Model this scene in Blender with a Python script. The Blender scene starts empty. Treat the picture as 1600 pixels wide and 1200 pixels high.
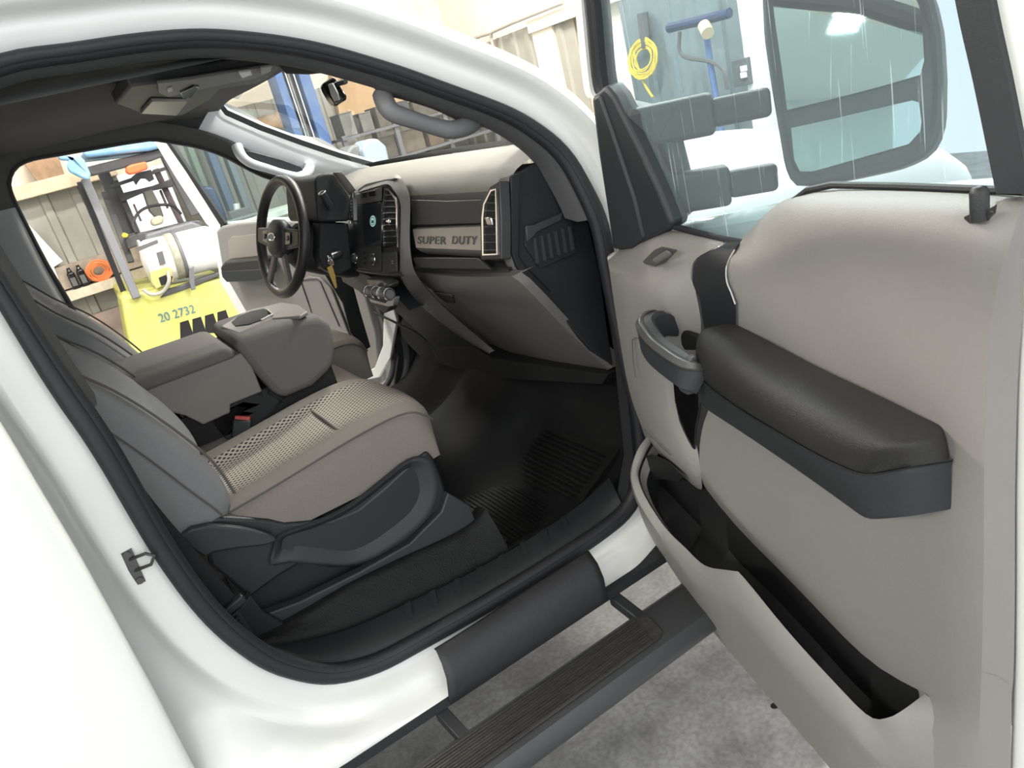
import bpy, bmesh, math, random
from mathutils import Vector, Matrix
random.seed(7)
sc = bpy.context.scene
COL = sc.collection
# ---------------------------------------------------------------- camera
F = 1175.2457
CAMP = Vector((0.0, -1.51859, 1.52))
B = Matrix(((0.82005689, -0.38683277, 0.42174295),
            (-0.51785467, -0.18792434, 0.83457233),
            (-0.24358416, -0.90279834, -0.35443181)))
cd = bpy.data.cameras.new('camera'); cam = bpy.data.objects.new('camera', cd); COL.objects.link(cam)
cd.sensor_fit = 'HORIZONTAL'; cd.sensor_width = 36.0; cd.lens = F / 1600 * 36.0
cd.clip_start = 0.02; cd.clip_end = 200
cx = B @ Vector((1, 0, 0)); cy = B @ Vector((0, -1, 0)); cz = B @ Vector((0, 0, -1))
m = Matrix((cx, cy, cz)).transposed().to_4x4(); m.translation = CAMP
cam.matrix_world = m
sc.camera = cam
# ---------------------------------------------------------------- world, light, exposure
sc.view_settings.view_transform = 'Standard'; sc.view_settings.look = 'None'
sc.view_settings.gamma = 1.0; sc.view_settings.use_curve_mapping = False
sc.view_settings.exposure = 0.5
w = bpy.data.worlds.new('daylight'); sc.world = w; w.use_nodes = True
bg = w.node_tree.nodes['Background']; bg.inputs[0].default_value = (0.93, 0.97, 1.0, 1); bg.inputs[1].default_value = 0.95
sd = bpy.data.lights.new('bay_daylight', 'SUN'); sd.energy = 0.7; sd.angle = math.radians(50); sd.color = (1.0, 0.985, 0.95)
so = bpy.data.objects.new('bay_daylight', sd); COL.objects.link(so); so.rotation_euler = Vector((-0.30, -0.85, 0.42)).to_track_quat('Z', 'Y').to_euler(); so.location = (-2, -6, 4)
sc.cycles.max_bounces = 8; sc.cycles.transparent_max_bounces = 12
GZ = -0.42
# ---------------------------------------------------------------- geometry from sight lines: a ray through a photo point meets the plane the thing lies in
def ray(px, py): return B @ Vector((px - 800.0, py - 600.0, F))
def P(px, py, X=None, Y=None, Z=None):
    r = ray(px, py)
    if X is not None: t = (X - CAMP.x) / r.x
    elif Y is not None: t = (Y - CAMP.y) / r.y
    else: t = (Z - CAMP.z) / r.z
    return CAMP + r * t
def PS(px, py, fy):                     # a point on a side wall that leans in with height
    y = 0.05
    for _ in range(12): y = fy(P(px, py, Y=y).z)
    return P(px, py, Y=y)
def V(*a): return Vector(a)
# ---------------------------------------------------------------- materials
MATS = {}
def mat(name, col, rough=0.5, metal=0.0, bump=0.0, bscale=200.0, vary=0.0, vscale=6.0, spec=0.5, coat=0.0, emit=None, estr=0.0, col2=None, stretch=None):
    m = bpy.data.materials.new(name); m.use_nodes = True; nt = m.node_tree; n = nt.nodes; L = nt.links
    b = n['Principled BSDF']
    b.inputs['Base Color'].default_value = (*col, 1); b.inputs['Roughness'].default_value = rough
    b.inputs['Metallic'].default_value = metal; b.inputs['Specular IOR Level'].default_value = spec
    b.inputs['Coat Weight'].default_value = coat; b.inputs['Coat Roughness'].default_value = 0.08
    if emit: b.inputs['Emission Color'].default_value = (*emit, 1); b.inputs['Emission Strength'].default_value = estr
    tc = n.new('ShaderNodeTexCoord')
    src = tc.outputs['Object']
    if stretch:
        mp = n.new('ShaderNodeMapping'); mp.inputs['Scale'].default_value = stretch; L.new(src, mp.inputs[0]); src = mp.outputs[0]
    if vary > 0:
        no = n.new('ShaderNodeTexNoise'); no.inputs['Scale'].default_value = vscale; no.inputs['Detail'].default_value = 6; no.inputs['Roughness'].default_value = 0.65
        L.new(src, no.inputs['Vector'])
        mx = n.new('ShaderNodeMix'); mx.data_type = 'RGBA'
        c2 = col2 if col2 else tuple(c * (1 - vary) for c in col)
        mx.inputs[6].default_value = (*col, 1); mx.inputs[7].default_value = (*c2, 1)
        rp = n.new('ShaderNodeMapRange'); rp.inputs[1].default_value = 0.35; rp.inputs[2].default_value = 0.65
        L.new(no.outputs[0], rp.inputs[0]); L.new(rp.outputs[0], mx.inputs[0]); L.new(mx.outputs[2], b.inputs['Base Color'])
    if bump > 0:
        nb = n.new('ShaderNodeTexNoise'); nb.inputs['Scale'].default_value = bscale; nb.inputs['Detail'].default_value = 3
        L.new(tc.outputs['Object'], nb.inputs['Vector'])
        bp = n.new('ShaderNodeBump'); bp.inputs['Strength'].default_value = bump; bp.inputs['Distance'].default_value = 0.002
        L.new(nb.outputs[0], bp.inputs['Height']); L.new(bp.outputs[0], b.inputs['Normal'])
    MATS[name] = m
    return m
paint = mat('white_paint', (0.84, 0.855, 0.84), 0.28, coat=0.6)
paint_in = mat('white_paint_inner', (0.82, 0.83, 0.82), 0.35, coat=0.3)
rubber = mat('black_rubber', (0.016, 0.017, 0.021), 0.55, bump=0.3, bscale=400)
softblk = mat('soft_black_plastic', (0.013, 0.0145, 0.017), 0.6, bump=0.5, bscale=500)
blkplas = mat('black_plastic', (0.017, 0.019, 0.022), 0.42, bump=0.3, bscale=600)
charplas = mat('charcoal_plastic', (0.027, 0.03, 0.035), 0.5, bump=0.3, bscale=600)
gloss = mat('gloss_black', (0.006, 0.006, 0.007), 0.12)
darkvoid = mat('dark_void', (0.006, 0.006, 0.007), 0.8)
vinyl = mat('black_vinyl_floor', (0.0075, 0.008, 0.009), 0.62, bump=1.0, bscale=260, spec=0.3)
matrub = mat('floor_mat_rubber', (0.005, 0.0055, 0.006), 0.55, bump=0.4, bscale=500)
headl = mat('headliner_fabric', (0.105, 0.105, 0.105), 0.95, bump=0.6, bscale=900)
graytrim = mat('grey_trim', (0.36, 0.335, 0.315), 0.55, bump=0.25, bscale=700)
trimlt = mat('grey_trim_pillar', (0.46, 0.47, 0.49), 0.6, bump=0.2, bscale=700)
dashtop = mat('dash_pad', (0.15, 0.139, 0.122), 0.5, bump=0.4, bscale=600)
dashblk = mat('dash_black', (0.035, 0.035, 0.037), 0.45, bump=0.4, bscale=500)
silver = mat('silver_trim', (0.42, 0.40, 0.38), 0.35, metal=0.6)
chrome = mat('chrome', (0.85, 0.85, 0.85), 0.12, metal=1.0)
fabric = mat('seat_fabric', (0.15, 0.143, 0.137), 0.95, bump=0.9, bscale=1100, vary=0.15, vscale=500)
leather = mat('armrest_leather', (0.022, 0.0215, 0.0215), 0.5, bump=0.9, bscale=420)
leathlow = mat('armrest_side', (0.025, 0.029, 0.032), 0.5, bump=0.5, bscale=420)
stitch = mat('stitching', (0.03, 0.03, 0.03), 0.9)
graystitch = mat('grey_seam', (0.10, 0.095, 0.09), 0.9)
# ---------------------------------------------------------------- mesh helpers
OFF = {}
def tag(o, label, cat, group=None, kind=None):
    if label: o['label'] = label
    if cat: o['category'] = cat
    if group: o['group'] = group
    if kind: o['kind'] = kind
    return o
def thing(name, label, cat, loc, group=None):
    o = bpy.data.objects.new(name, None); o.empty_display_size = 0.05; COL.objects.link(o); o.location = Vector(loc)
    OFF[o.name] = Vector(loc); return tag(o, label, cat, group)
def smooth_mesh(me, ang):
    me.polygons.foreach_set('use_smooth', [True] * len(me.polygons)) if ang else None
    if ang and ang < 179:
        bm = bmesh.new(); bm.from_mesh(me)
        a = math.radians(ang)
        for e in bm.edges:
            if len(e.link_faces) == 2 and e.calc_face_angle(0) > a: e.smooth = False
        bm.to_mesh(me); bm.free()
def obj(name, verts, faces, m, parent=None, smooth=35, loc=None, label=None, cat=None, group=None, kind=None, bevel=0, sub=0, solid=0, bseg=2, mats=None, idx=None):
    me = bpy.data.meshes.new(name)
    off = OFF[parent.name] if parent is not None else (Vector(loc) if loc is not None else Vector((0, 0, 0)))
    if parent is None and loc is None and verts:
        xs = [v[0] for v in verts]; ys = [v[1] for v in verts]; zs = [v[2] for v in verts]
        off = Vector(((min(xs) + max(xs)) / 2, (min(ys) + max(ys)) / 2, min(zs)))
    me.from_pydata([tuple(Vector(v) - off) for v in verts], [], faces); me.validate(); me.update()
    bm = bmesh.new(); bm.from_mesh(me); bmesh.ops.recalc_face_normals(bm, faces=bm.faces); bm.to_mesh(me); bm.free()
    me.materials.append(m)
    if mats:
        for x in mats: me.materials.append(x)
        if idx: me.polygons.foreach_set('material_index', idx)
    smooth_mesh(me, smooth)
    o = bpy.data.objects.new(name, me); COL.objects.link(o)
    if parent is not None: o.parent = parent; OFF[o.name] = off
    else: o.location = off; OFF[o.name] = off
    if solid: md = o.modifiers.new('thickness', 'SOLIDIFY'); md.thickness = solid; md.offset = 0
    if sub: md = o.modifiers.new('sub', 'SUBSURF'); md.levels = sub; md.render_levels = sub
    if bevel:
        md = o.modifiers.new('bevel', 'BEVEL'); md.width = bevel; md.segments = bseg; md.limit_method = 'ANGLE'; md.angle_limit = math.radians(35)
    tag(o, label, cat, group, kind)
    return o
def cat_rom(pts, n, closed=False):
    out = []; N = len(pts); K = N if closed else N - 1
    for i in range(K):
        if closed: a, b, c, d = pts[(i - 1) % N], pts[i], pts[(i + 1) % N], pts[(i + 2) % N]
        else: a, b, c, d = pts[max(i - 1, 0)], pts[i], pts[i + 1], pts[min(i + 2, N - 1)]
        for k in range(n):
            t = k / n
            out.append(0.5 * ((2 * b) + (c - a) * t + (2 * a - 5 * b + 4 * c - d) * t * t + (3 * b - a - 3 * c + d) * t ** 3))
    if not closed: out.append(pts[-1].copy())
    return out
def resample(pts, n):
    L = [0]
    for a, b in zip(pts, pts[1:]): L.append(L[-1] + (b - a).length)
    out = []; j = 0
    for k in range(n):
        s = L[-1] * k / (n - 1)
        while j < len(L) - 2 and L[j + 1] < s: j += 1
        t = (s - L[j]) / max(L[j + 1] - L[j], 1e-9); out.append(pts[j].lerp(pts[j + 1], min(max(t, 0), 1)))
    return out
def gridfaces(nr, nc, cr=False, cc=False):
    f = []
    for i in range(nr if cr else nr - 1):
        for j in range(nc if cc else nc - 1):
            i2 = (i + 1) % nr; j2 = (j + 1) % nc
            f.append((i * nc + j, i * nc + j2, i2 * nc + j2, i2 * nc + j))
    return f
def grid(name, rows, m, parent=None, cr=False, cc=False, caps=False, **k):
    nr, nc = len(rows), len(rows[0])
    v = [p for r in rows for p in r]; f = gridfaces(nr, nc, cr, cc)
    if caps and cc: f.append(tuple(range(nc))); f.append(tuple((nr - 1) * nc + j for j in range(nc)))
    return obj(name, v, f, m, parent, **k)
class Mesh:
    def __init__(s): s.v = []; s.f = []
    def add(s, v, f): o = len(s.v); s.v += [Vector(a) for a in v]; s.f += [tuple(i + o for i in q) for q in f]; return s
    def box(s, c, size, ax=None):
        ax = ax or (V(1, 0, 0), V(0, 1, 0), V(0, 0, 1)); c = Vector(c); h = [ax[i] * size[i] / 2 for i in range(3)]
        v = [c + a * h[0] + b * h[1] + d * h[2] for a in (-1, 1) for b in (-1, 1) for d in (-1, 1)]
        return s.add(v, [(0, 1, 3, 2), (4, 6, 7, 5), (0, 4, 5, 1), (2, 3, 7, 6), (0, 2, 6, 4), (1, 5, 7, 3)])
    def bb(s, a, b):
        a = Vector(a); b = Vector(b); return s.box((a + b) / 2, [abs(b[i] - a[i]) for i in range(3)])
    def prism(s, pts, vec):
        n = len(pts); vec = Vector(vec); v = [Vector(p) for p in pts] + [Vector(p) + vec for p in pts]
        return s.add(v, [tuple(range(n)), tuple(range(2 * n - 1, n - 1, -1))] + [(i, (i + 1) % n, n + (i + 1) % n, n + i) for i in range(n)])
    def tube(s, pts, r, n=8, closed=False):
        pts = [Vector(p) for p in pts]; N = len(pts); v = []; prev = None
        for i, p in enumerate(pts):
            a = pts[(i - 1) % N] if (closed or i > 0) else p; b = pts[(i + 1) % N] if (closed or i < N - 1) else p
            t = (b - a).normalized()
            if prev is None: prev = t.orthogonal().normalized()
            u = (prev - t * prev.dot(t)).normalized(); prev = u; w_ = t.cross(u)
            rr = r(i / max(N - 1, 1)) if callable(r) else r
            for k in range(n):
                an = 2 * math.pi * k / n; v.append(p + u * rr * math.cos(an) + w_ * rr * math.sin(an))
        f = gridfaces(N, n, closed, True)
        if not closed: f += [tuple(range(n)), tuple((N - 1) * n + j for j in range(n))]
        return s.add(v, f)
    def cyl(s, a, b, r, n=24, r2=None):
        a = Vector(a); b = Vector(b); t = (b - a).normalized(); u = t.orthogonal().normalized(); w_ = t.cross(u); r2 = r if r2 is None else r2
        v = [a + (u * math.cos(2 * math.pi * k / n) + w_ * math.sin(2 * math.pi * k / n)) * r for k in range(n)]
        v += [b + (u * math.cos(2 * math.pi * k / n) + w_ * math.sin(2 * math.pi * k / n)) * r2 for k in range(n)]
        return s.add(v, [tuple(range(n)), tuple(range(n, 2 * n))] + [(k, (k + 1) % n, n + (k + 1) % n, n + k) for k in range(n)])
    def lathe(s, c, ax, prof, n=24):
        c = Vector(c); t = Vector(ax).normalized(); u = t.orthogonal().normalized(); w_ = t.cross(u); v = []
        for r, h in prof: v += [c + t * h + (u * math.cos(2 * math.pi * k / n) + w_ * math.sin(2 * math.pi * k / n)) * r for k in range(n)]
        f = gridfaces(len(prof), n, False, True); f += [tuple(range(n)), tuple((len(prof) - 1) * n + j for j in range(n))]
        return s.add(v, f)
    def out(s, name, m, parent=None, **k): return obj(name, s.v, s.f, m, parent, **k)
def quadpatch(a, b, c, d, n=1, mm=1):
    return [[a.lerp(b, j / mm).lerp(d.lerp(c, j / mm), i / n) for j in range(mm + 1)] for i in range(n + 1)]
def text(name, s, loc, right, up, size, m, parent, depth=0.001, spacing=1.0, fit=None):
    c = bpy.data.curves.new(name, 'FONT'); c.body = s; c.size = size; c.extrude = depth; c.space_character = spacing
    c.align_x = 'CENTER'; c.align_y = 'CENTER'
    o = bpy.data.objects.new(name + '_tmp', c); COL.objects.link(o)
    dg = bpy.context.evaluated_depsgraph_get(); me = bpy.data.meshes.new_from_object(o.evaluated_get(dg))
    bpy.data.objects.remove(o, do_unlink=True)
    right = Vector(right).normalized(); nrm = right.cross(Vector(up)).normalized(); up = nrm.cross(right)
    wd = max(v.co.x for v in me.vertices) - min(v.co.x for v in me.vertices)
    sx = fit / wd if fit else 1
    for v in me.vertices: v.co = right * v.co.x * sx + up * v.co.y + nrm * v.co.z + Vector(loc) - OFF[parent.name]
    me.name = name; me.materials.clear(); me.materials.append(m)
    o = bpy.data.objects.new(name, me); COL.objects.link(o); o.parent = parent; OFF[o.name] = OFF[parent.name]
    return o

# ================================================================ TRUCK BODY (passenger side toward the camera)
YC = 0.92
def fy(z): return 0.02 + max(0.0, z - 1.15) * 0.17
body = thing('pickup_truck', 'white pickup truck cab seen through its open front door', 'truck', (0.3, 0.02, 0.25))
seal_px = [(78, 575), (163, 700), (257, 860), (330, 958), (400, 1018), (455, 1044), (520, 1054), (590, 1037), (660, 1001), (765, 942), (870, 878), (945, 828), (985, 790), (1005, 730), (1002, 660), (985, 580), (968, 500), (950, 410), (936, 345), (908, 285), (882, 243), (846, 210), (791, 177), (690, 139), (600, 108), (480, 76), (345, 60), (240, 64), (120, 81), (0, 101)]
seal = [PS(x, y, fy) for x, y in seal_px]
tail = [V(-0.10, fy(1.745), 1.735), V(-0.155, fy(1.66), 1.66), V(-0.125, fy(1.52), 1.52)]
loop = cat_rom(seal + tail, 5, True)
NL = len(loop)
loop = resample(loop + [loop[0]], 181)[:-1]; NL = 180
def normals2d(lp, sgn=1):
    out = []; n = len(lp)
    cen = sum(lp, Vector()) / n
    for i in range(n):
        t = lp[(i + 1) % n] - lp[i - 1]; q = V(t.z, 0, -t.x).normalized()
        if q.dot(lp[i] - cen) < 0: q = -q
        out.append(q)
    for _ in range(3): out = [(out[i - 1] + out[i] * 2 + out[(i + 1) % n]).normalized() for i in range(n)]
    return out
nrm = normals2d(loop)
# weatherstrip: flat broad band with a bulb on the inner edge
def ring_sweep(lp, nm, prof, ysign=1): return [[lp[i] + nm[i] * a + V(0, b * ysign, 0) for a, b in prof] for i in range(len(lp))]
def wsc(p): return 0.72 if p.z > 1.5 else (1.0 if p.z < 1.2 else 1.0 - (p.z - 1.2) / .3 * .28)
def seal_rows(lp, nm, ys=1):
    base = [(0.021, 0.012), (0.022, -0.006), (0.014, -0.014), (0.0, -0.015), (-0.008, -0.010), (-0.011, -0.013), (-0.019, -0.010), (-0.024, 0.0), (-0.022, 0.014), (-0.01, 0.02)]
    return [[lp[i] + nm[i] * a * wsc(lp[i]) + V(0, b * ys, 0) for a, b in base] for i in range(len(lp))]
grid('weatherstrip', seal_rows(loop, nrm), rubber, body, cr=True, cc=True, smooth=60)
# painted aperture: rings outward from the weatherstrip
def wts(p):          # top, rear, bottom, front
    f = max(0, min(1, (p.z - 1.45) / 0.15)) if p.x < 0.6 else max(0, min(1, (p.z - (1.30 - 0.2 * 0)) / 0.1))
    if p.x > 0.8: f = max(0, min(1, (p.z - 1.05) / 0.15))
    t = f; r = (1 - t) * max(0, min(1, (0.22 - p.x) / 0.22)); r0 = r
    fr = (1 - t) * max(0, min(1, (p.x - 0.95) / 0.1)); b = max(0, 1 - t - r - fr)
    s = t + r + fr + b
    return [q / s for q in (t, r, b, fr)]
PT = [(0.0, 0.010), (0.018, 0.0), (0.030, -0.006), (0.040, -0.004), (0.052, -0.016), (0.062, -0.040), (0.075, -0.052), (0.088, -0.040), (0.102, -0.028), (0.114, -0.006), (0.118, 0.03), (0.125, 0.12), (0.15, 0.35)]
PR_ = [(0.0, 0.012), (0.022, 0.0), (0.045, -0.004), (0.064, -0.008), (0.074, -0.004), (0.084, 0.008), (0.098, 0.022), (0.118, 0.028), (0.135, 0.028), (0.155, 0.028), (0.18, 0.03), (0.2, 0.04), (0.21, 0.1)]
PB = [(0.0, 0.012), (0.022, 0.0), (0.030, -0.012), (0.038, -0.030), (0.050, -0.042), (0.062, -0.052), (0.068, -0.062), (0.073, -0.072), (0.085, -0.084), (0.12, -0.088), (0.15, -0.086), (0.175, -0.080), (0.18, 0.02)]
PF = [(0.0, 0.012), (0.02, 0.0), (0.035, -0.004), (0.05, -0.008), (0.06, -0.02), (0.07, -0.028), (0.08, -0.03), (0.09, -0.03), (0.10, -0.032), (0.11, -0.034), (0.12, -0.036), (0.125, -0.03), (0.13, 0.0)]
rows = []
for i, p in enumerate(loop):
    wt = wts(p); r = []
    for k in range(len(PT)):
        a = sum(wt[j] * [PT, PR_, PB, PF][j][k][0] for j in range(4)); b = sum(wt[j] * [PT, PR_, PB, PF][j][k][1] for j in range(4))
        q = p + nrm[i] * (a + 0.016) + V(0, b, 0)
        if k >= 8 and p.z < 1.5 and p.x < 0.5 and wt[0] < 0.5:
            ex = min((p.z - 0.252) / max(-nrm[i].z, 1e-3), (p.x + 0.27) / max(-nrm[i].x, 1e-3)); a2 = a + 0.016
            a3 = a2 + max(0.0, ex - 0.22 * 0) * ((k - 8) / 4.0) if ex > a2 else a2
            a3 = min(a3, max(ex, a2)); q = p + nrm[i] * a3 + V(0, b, 0)
            lowf = max(0.0, min(1.0, (0.46 - q.z) / 0.18)); q.y = q.y * (1 - lowf) + (-0.086) * lowf
        if q.z < 0.252: q.z = 0.252
        r.append(q)
    rows.append(r)
grid('door_aperture', rows, paint, body, cr=True, smooth=70, sub=1)
def PLN(px, py, pt, n, off=0.0):
    n = Vector(n).normalized(); r = ray(px, py); t = ((Vector(pt) - CAMP).dot(n) + off) / r.dot(n); return CAMP + r * t
def sm(pts, n=4, closed=False): return cat_rom([Vector(p) for p in pts], n, closed)
def ruled(name, A, Bp, m, parent, n=24, k=2, bulge=None, **kw):
    A = resample(A, n); Bp = resample(Bp, n); rows = []
    for i in range(n):
        r = [A[i].lerp(Bp[i], j / k) for j in range(k + 1)]
        if bulge is not None:
            for j in range(k + 1): r[j] = r[j] + Vector(bulge) * math.sin(math.pi * j / k)
        rows.append(r)
    return grid(name, rows, m, parent, **kw)
# ---- rear door skin behind the B pillar
redge = [V(-0.187, -0.095, 0.30), V(-0.187, -0.1, 0.475), V(-0.184, -0.1, 0.62), V(-0.184, -0.1, 0.764), V(-0.185, -0.1, 0.961), V(-0.19, -0.1, 1.098), V(-0.193, -0.098, 1.2), V(-0.20, -0.085, 1.29), V(-0.22, -0.05, 1.5), V(-0.25, -0.0, 1.7)]
re_ = resample(sm(redge, 3), 30)
rr = []
for p in re_:
    r = [p + V(0.0, 0.055, 0), p + V(0.004, 0.02, 0), p + V(0.002, 0.005, 0), p + V(-0.004, 0.0, 0), p + V(-0.05, -0.002, 0), p + V(-0.3, -0.006, 0), p + V(-1.0, 0.0, 0)]
    rr.append(r)
grid('rear_door', rr, paint, body, smooth=50, sub=1)
rk = []
for x in (-1.2, -0.6, -0.3, -0.2):
    rk.append([V(x, 0.02, 0.60), V(x, 0.0, 0.50), V(x, -0.04, 0.45), V(x, -0.066, 0.42), V(x, -0.074, 0.36), V(x, -0.078, 0.30), V(x, -0.082, 0.27), V(x, -0.06, 0.245), V(x, 0.05, 0.245)])
grid('rear_rocker', rk, paint, body, smooth=60)
# underbody and rocker inner so light does not leak
um = Mesh(); um.bb((-1.2, 0.0, 0.19), (1.35, 1.84, 0.235)); um.out('underbody', darkvoid, body)
mb = Mesh(); mb.prism([V(-1.2, -0.088, 0.252), V(-1.2, -0.092, 0.23), V(-1.2, -0.06, 0.222), V(-1.2, 0.05, 0.23), V(-1.2, 0.05, 0.25)], V(2.6, 0, 0)); mb.out('rocker_trim', blkplas, body)
# ---- roof panel
rp_ = []
for j in range(9):
    y = 0.30 + (1.54 - 0.30) * j / 8; zc = 1.82 + 0.05 * (1 - ((y - YC) / 0.62) ** 2)
    rp_.append([V(-1.3, y, zc), V(-0.3, y, zc + 0.01), V(0.3, y, zc + 0.0), V(0.62, y, zc - 0.035), V(0.74 + 0.06 * (1 - ((y - YC) / 0.7) ** 2), y, zc - 0.085)])
grid('roof_panel', rp_, paint, body, smooth=60, solid=0.004)
# ---- driver side: aperture loop
def fyd(z): return 2 * YC - fy(z)
low = [V(p.x, 2 * YC - p.y, p.z) for p in loop if p.z < 1.0]
# order of loop: starts rear (z~1.3) going down, front, up, top to rear
dpx = [(475, 283), (430, 277), (392, 262), (354, 241), (312, 226), (261, 217), (231, 214), (160, 225), (90, 237), (45, 245), (20, 258), (9, 280), (13, 305), (40, 360), (70, 420), (110, 490)]
front = [V(1.10, fyd(1.1), 1.08), V(1.08, fyd(1.25), 1.24), V(1.0, fyd(1.36), 1.36)]
dl = low + front + [PS(x, y, fyd) for x, y in dpx]
dl = resample(sm(dl, 2, True) + [dl[0]], 161)[:-1]
dn = normals2d(dl)
grid('driver_weatherstrip', seal_rows(dl, dn, -1), rubber, body, cr=True, cc=True, smooth=60)
rows = []
for i, p in enumerate(dl):
    q0 = [(0.0, -0.012), (0.025, 0.0), (0.045, 0.01), (0.065, 0.05), (0.09, 0.08), (0.13, 0.085), (0.17, 0.0)]
    rows.append([p + dn[i] * (a + 0.016) + V(0, b, 0) for a, b in q0])
grid('driver_door_aperture', rows, paint_in, body, cr=True, smooth=70)
# inner trim round the driver aperture (pillar and rail covers)
rows = []
for i, p in enumerate(dl):
    rear = max(0, min(1, (0.15 - p.x) / 0.12)) * max(0, min(1, (p.z - 0.6) / 0.2)); top = max(0, min(1, (p.z - 1.5) / 0.1))
    wd = 0.03 + 0.22 * rear * (1 - top)
    rows.append([p + dn[i] * -0.012 + V(0, 0.004, 0), p + dn[i] * -0.006 + V(0, -0.018, 0), p + dn[i] * 0.02 + V(0, -0.035, 0), p + dn[i] * (0.02 + wd * 0.5) + V(0, -0.05, 0), p + dn[i] * (0.02 + wd) + V(0, -0.05, 0)])
nd = len(dl)
f_ = gridfaces(nd, 5, True, False); vv = [q for r in rows for q in r]
idx = []
for a in f_:
    c = sum((vv[i] for i in a), Vector()) / 4; idx.append(1 if c.z > 1.56 or c.x > 0.3 else 0)
obj('driver_opening_trim', vv, f_, mat('pillar_trim_rear', (0.48, 0.49, 0.50), 0.8, bump=0.3, bscale=700), body, smooth=60, mats=[headl], idx=idx)
hcv = Mesh(); hcv.prism([P(x, y, Y=1.735) for x, y in [(190, 188), (280, 185), (335, 146), (343, 163), (336, 205), (318, 226), (300, 222), (262, 214), (225, 212)]], V(0, 0.012, 0)); hcv.out('headliner_corner', headl, body)
# outer wall of the cab on the driver side rear of the opening
bw = Mesh(); bw.bb((-1.3, 1.80, 0.24), (-0.22, 1.83, 1.0)); bw.bb((-1.3, 1.76, 1.0), (-0.16, 1.80, 1.74)); bw.bb((-1.3, 0.1, 0.3), (-1.27, 1.8, 1.8)); bw.out('cab_wall', headl, body)
# ---- headliner
zhl = [1.765, 1.775, 1.775, 1.765, 1.745, 1.728]
rows = []
for j in range(15):
    s = j / 14; y = 0.165 + (1.735 - 0.165) * s; c = 1 - (2 * s - 1) ** 2
    edge = 1 - abs(2 * s - 1)
    xf = 0.715 + 0.05 * c
    xs = [-1.28, -0.7, -0.2, 0.2, 0.5, 0.62, xf - 0.02, xf, xf + 0.01]
    zs = []
    for k, x in enumerate(xs):
        z = 1.715 + 0.065 * min(1, (edge * 4)) ** 0.5
        if x > 0.3: z -= (x - 0.3) * 0.10 * min(1, edge * 4) ** 0.5
        if k == 7: z += 0.0
        if k == 8: z += 0.03
        zs.append(z)
    rows.append([V(x, y, z) for x, z in zip(xs, zs)])
grid('headliner', rows, headl, body, smooth=60, sub=1)
# passenger side rail between weatherstrip and headliner
rail = [q for q in loop if q.z > 1.45 and q.x < 1.2]
rows = []
for i, p in enumerate(loop):
    if p.z > 1.15:
        d = -nrm[i]; rows.append((i, [p + V(0, 0.006, 0), p + d * 0.016 + V(0, 0.018, 0), p + d * 0.028 + V(0, 0.05, 0.0), p + d * 0.030 + V(0, 0.10, 0.01)]))
# start the run where the loop breaks
ids = [r[0] for r in rows]; br = max(range(len(ids)), key=lambda k: (ids[k] - ids[k - 1]) % NL)
rows = rows[br:] + rows[:br]
grid('side_rail_trim', [r[1] for r in rows], mat('rail_trim', (0.075, 0.077, 0.08), 0.8, bump=0.4, bscale=700), body, smooth=60)
# ---- passenger A pillar trim: from weatherstrip to windshield edge
wedge = [(530, 112), (560, 121), (578, 133), (590, 146), (600, 165), (640, 190), (700, 206), (745, 201), (770, 198), (800, 208), (830, 224), (858, 246), (866, 262)]
sedge = [(520, 95), (560, 104), (590, 116), (610, 124), (640, 134), (680, 148), (720, 160), (755, 173), (790, 188), (815, 201), (840, 216), (868, 236), (880, 262)]
# windshield side: traced without the handle
wtr = [(530, 112), (560, 121), (576, 131), (590, 143), (606, 150), (640, 159), (680, 172), (719, 190), (755, 199), (800, 208), (830, 224), (858, 246), (866, 262)]
A = [PS(x, y, fy) + V(0, 0.03, 0) for x, y in sedge]
Wd = [P(x, y, Y=0.185 - 0.02 * i / 12) for i, (x, y) in enumerate(wtr)]
apil = mat('pillar_trim_front', (0.085, 0.085, 0.088), 0.75, bump=0.3, bscale=700)  # dark grey holds the weaker light on this pillar in its colour
A = resample(A, 40); Wd = resample(sm(Wd, 4), 40)
rows = [[a, a.lerp(b, 0.5) + V(-0.004, -0.012, 0.0), b, b + V(0.03, 0.02, 0.01)] for a, b in zip(A, Wd)]
grid('front_pillar_trim', rows, apil, body, smooth=60)
hp = [P(598, 149, Y=0.185), P(603, 163, Y=0.165), P(614, 176, Y=0.155), P(645, 187, Y=0.15), P(680, 198, Y=0.15), P(705, 203, Y=0.15), P(727, 198, Y=0.16), P(742, 188, Y=0.18)]
hm = Mesh(); hm.tube(sm(hp, 5), lambda t: 0.019 + 0.005 * abs(2 * t - 1), 12)
gh = hm.out('grab_handle', mat('handle_grey', (0.17, 0.17, 0.175), 0.5), body, smooth=60)
# ---- driver A pillar trim and grab handle, windshield daylight painted into their colour
U = [(338, 158), (341, 167), (352, 181), (404, 204), (470, 228), (530, 248), (585, 263)]
Lo = [(300, 222), (320, 229), (350, 234), (372, 242), (388, 258), (405, 267), (432, 273), (460, 277), (480, 280), (500, 283)]
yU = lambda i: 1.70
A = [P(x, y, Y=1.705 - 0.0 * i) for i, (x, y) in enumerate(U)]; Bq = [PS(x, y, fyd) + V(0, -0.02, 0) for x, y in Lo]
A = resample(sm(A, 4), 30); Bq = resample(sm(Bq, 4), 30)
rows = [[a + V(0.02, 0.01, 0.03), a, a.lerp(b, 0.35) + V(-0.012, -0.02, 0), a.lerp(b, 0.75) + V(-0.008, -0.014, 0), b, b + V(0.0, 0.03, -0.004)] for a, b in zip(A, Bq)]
grid('driver_pillar_trim', rows, mat('pillar_trim_daylit', (0.82, 0.85, 0.89), 0.45, bump=0.2, bscale=700), body, smooth=60)
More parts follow.
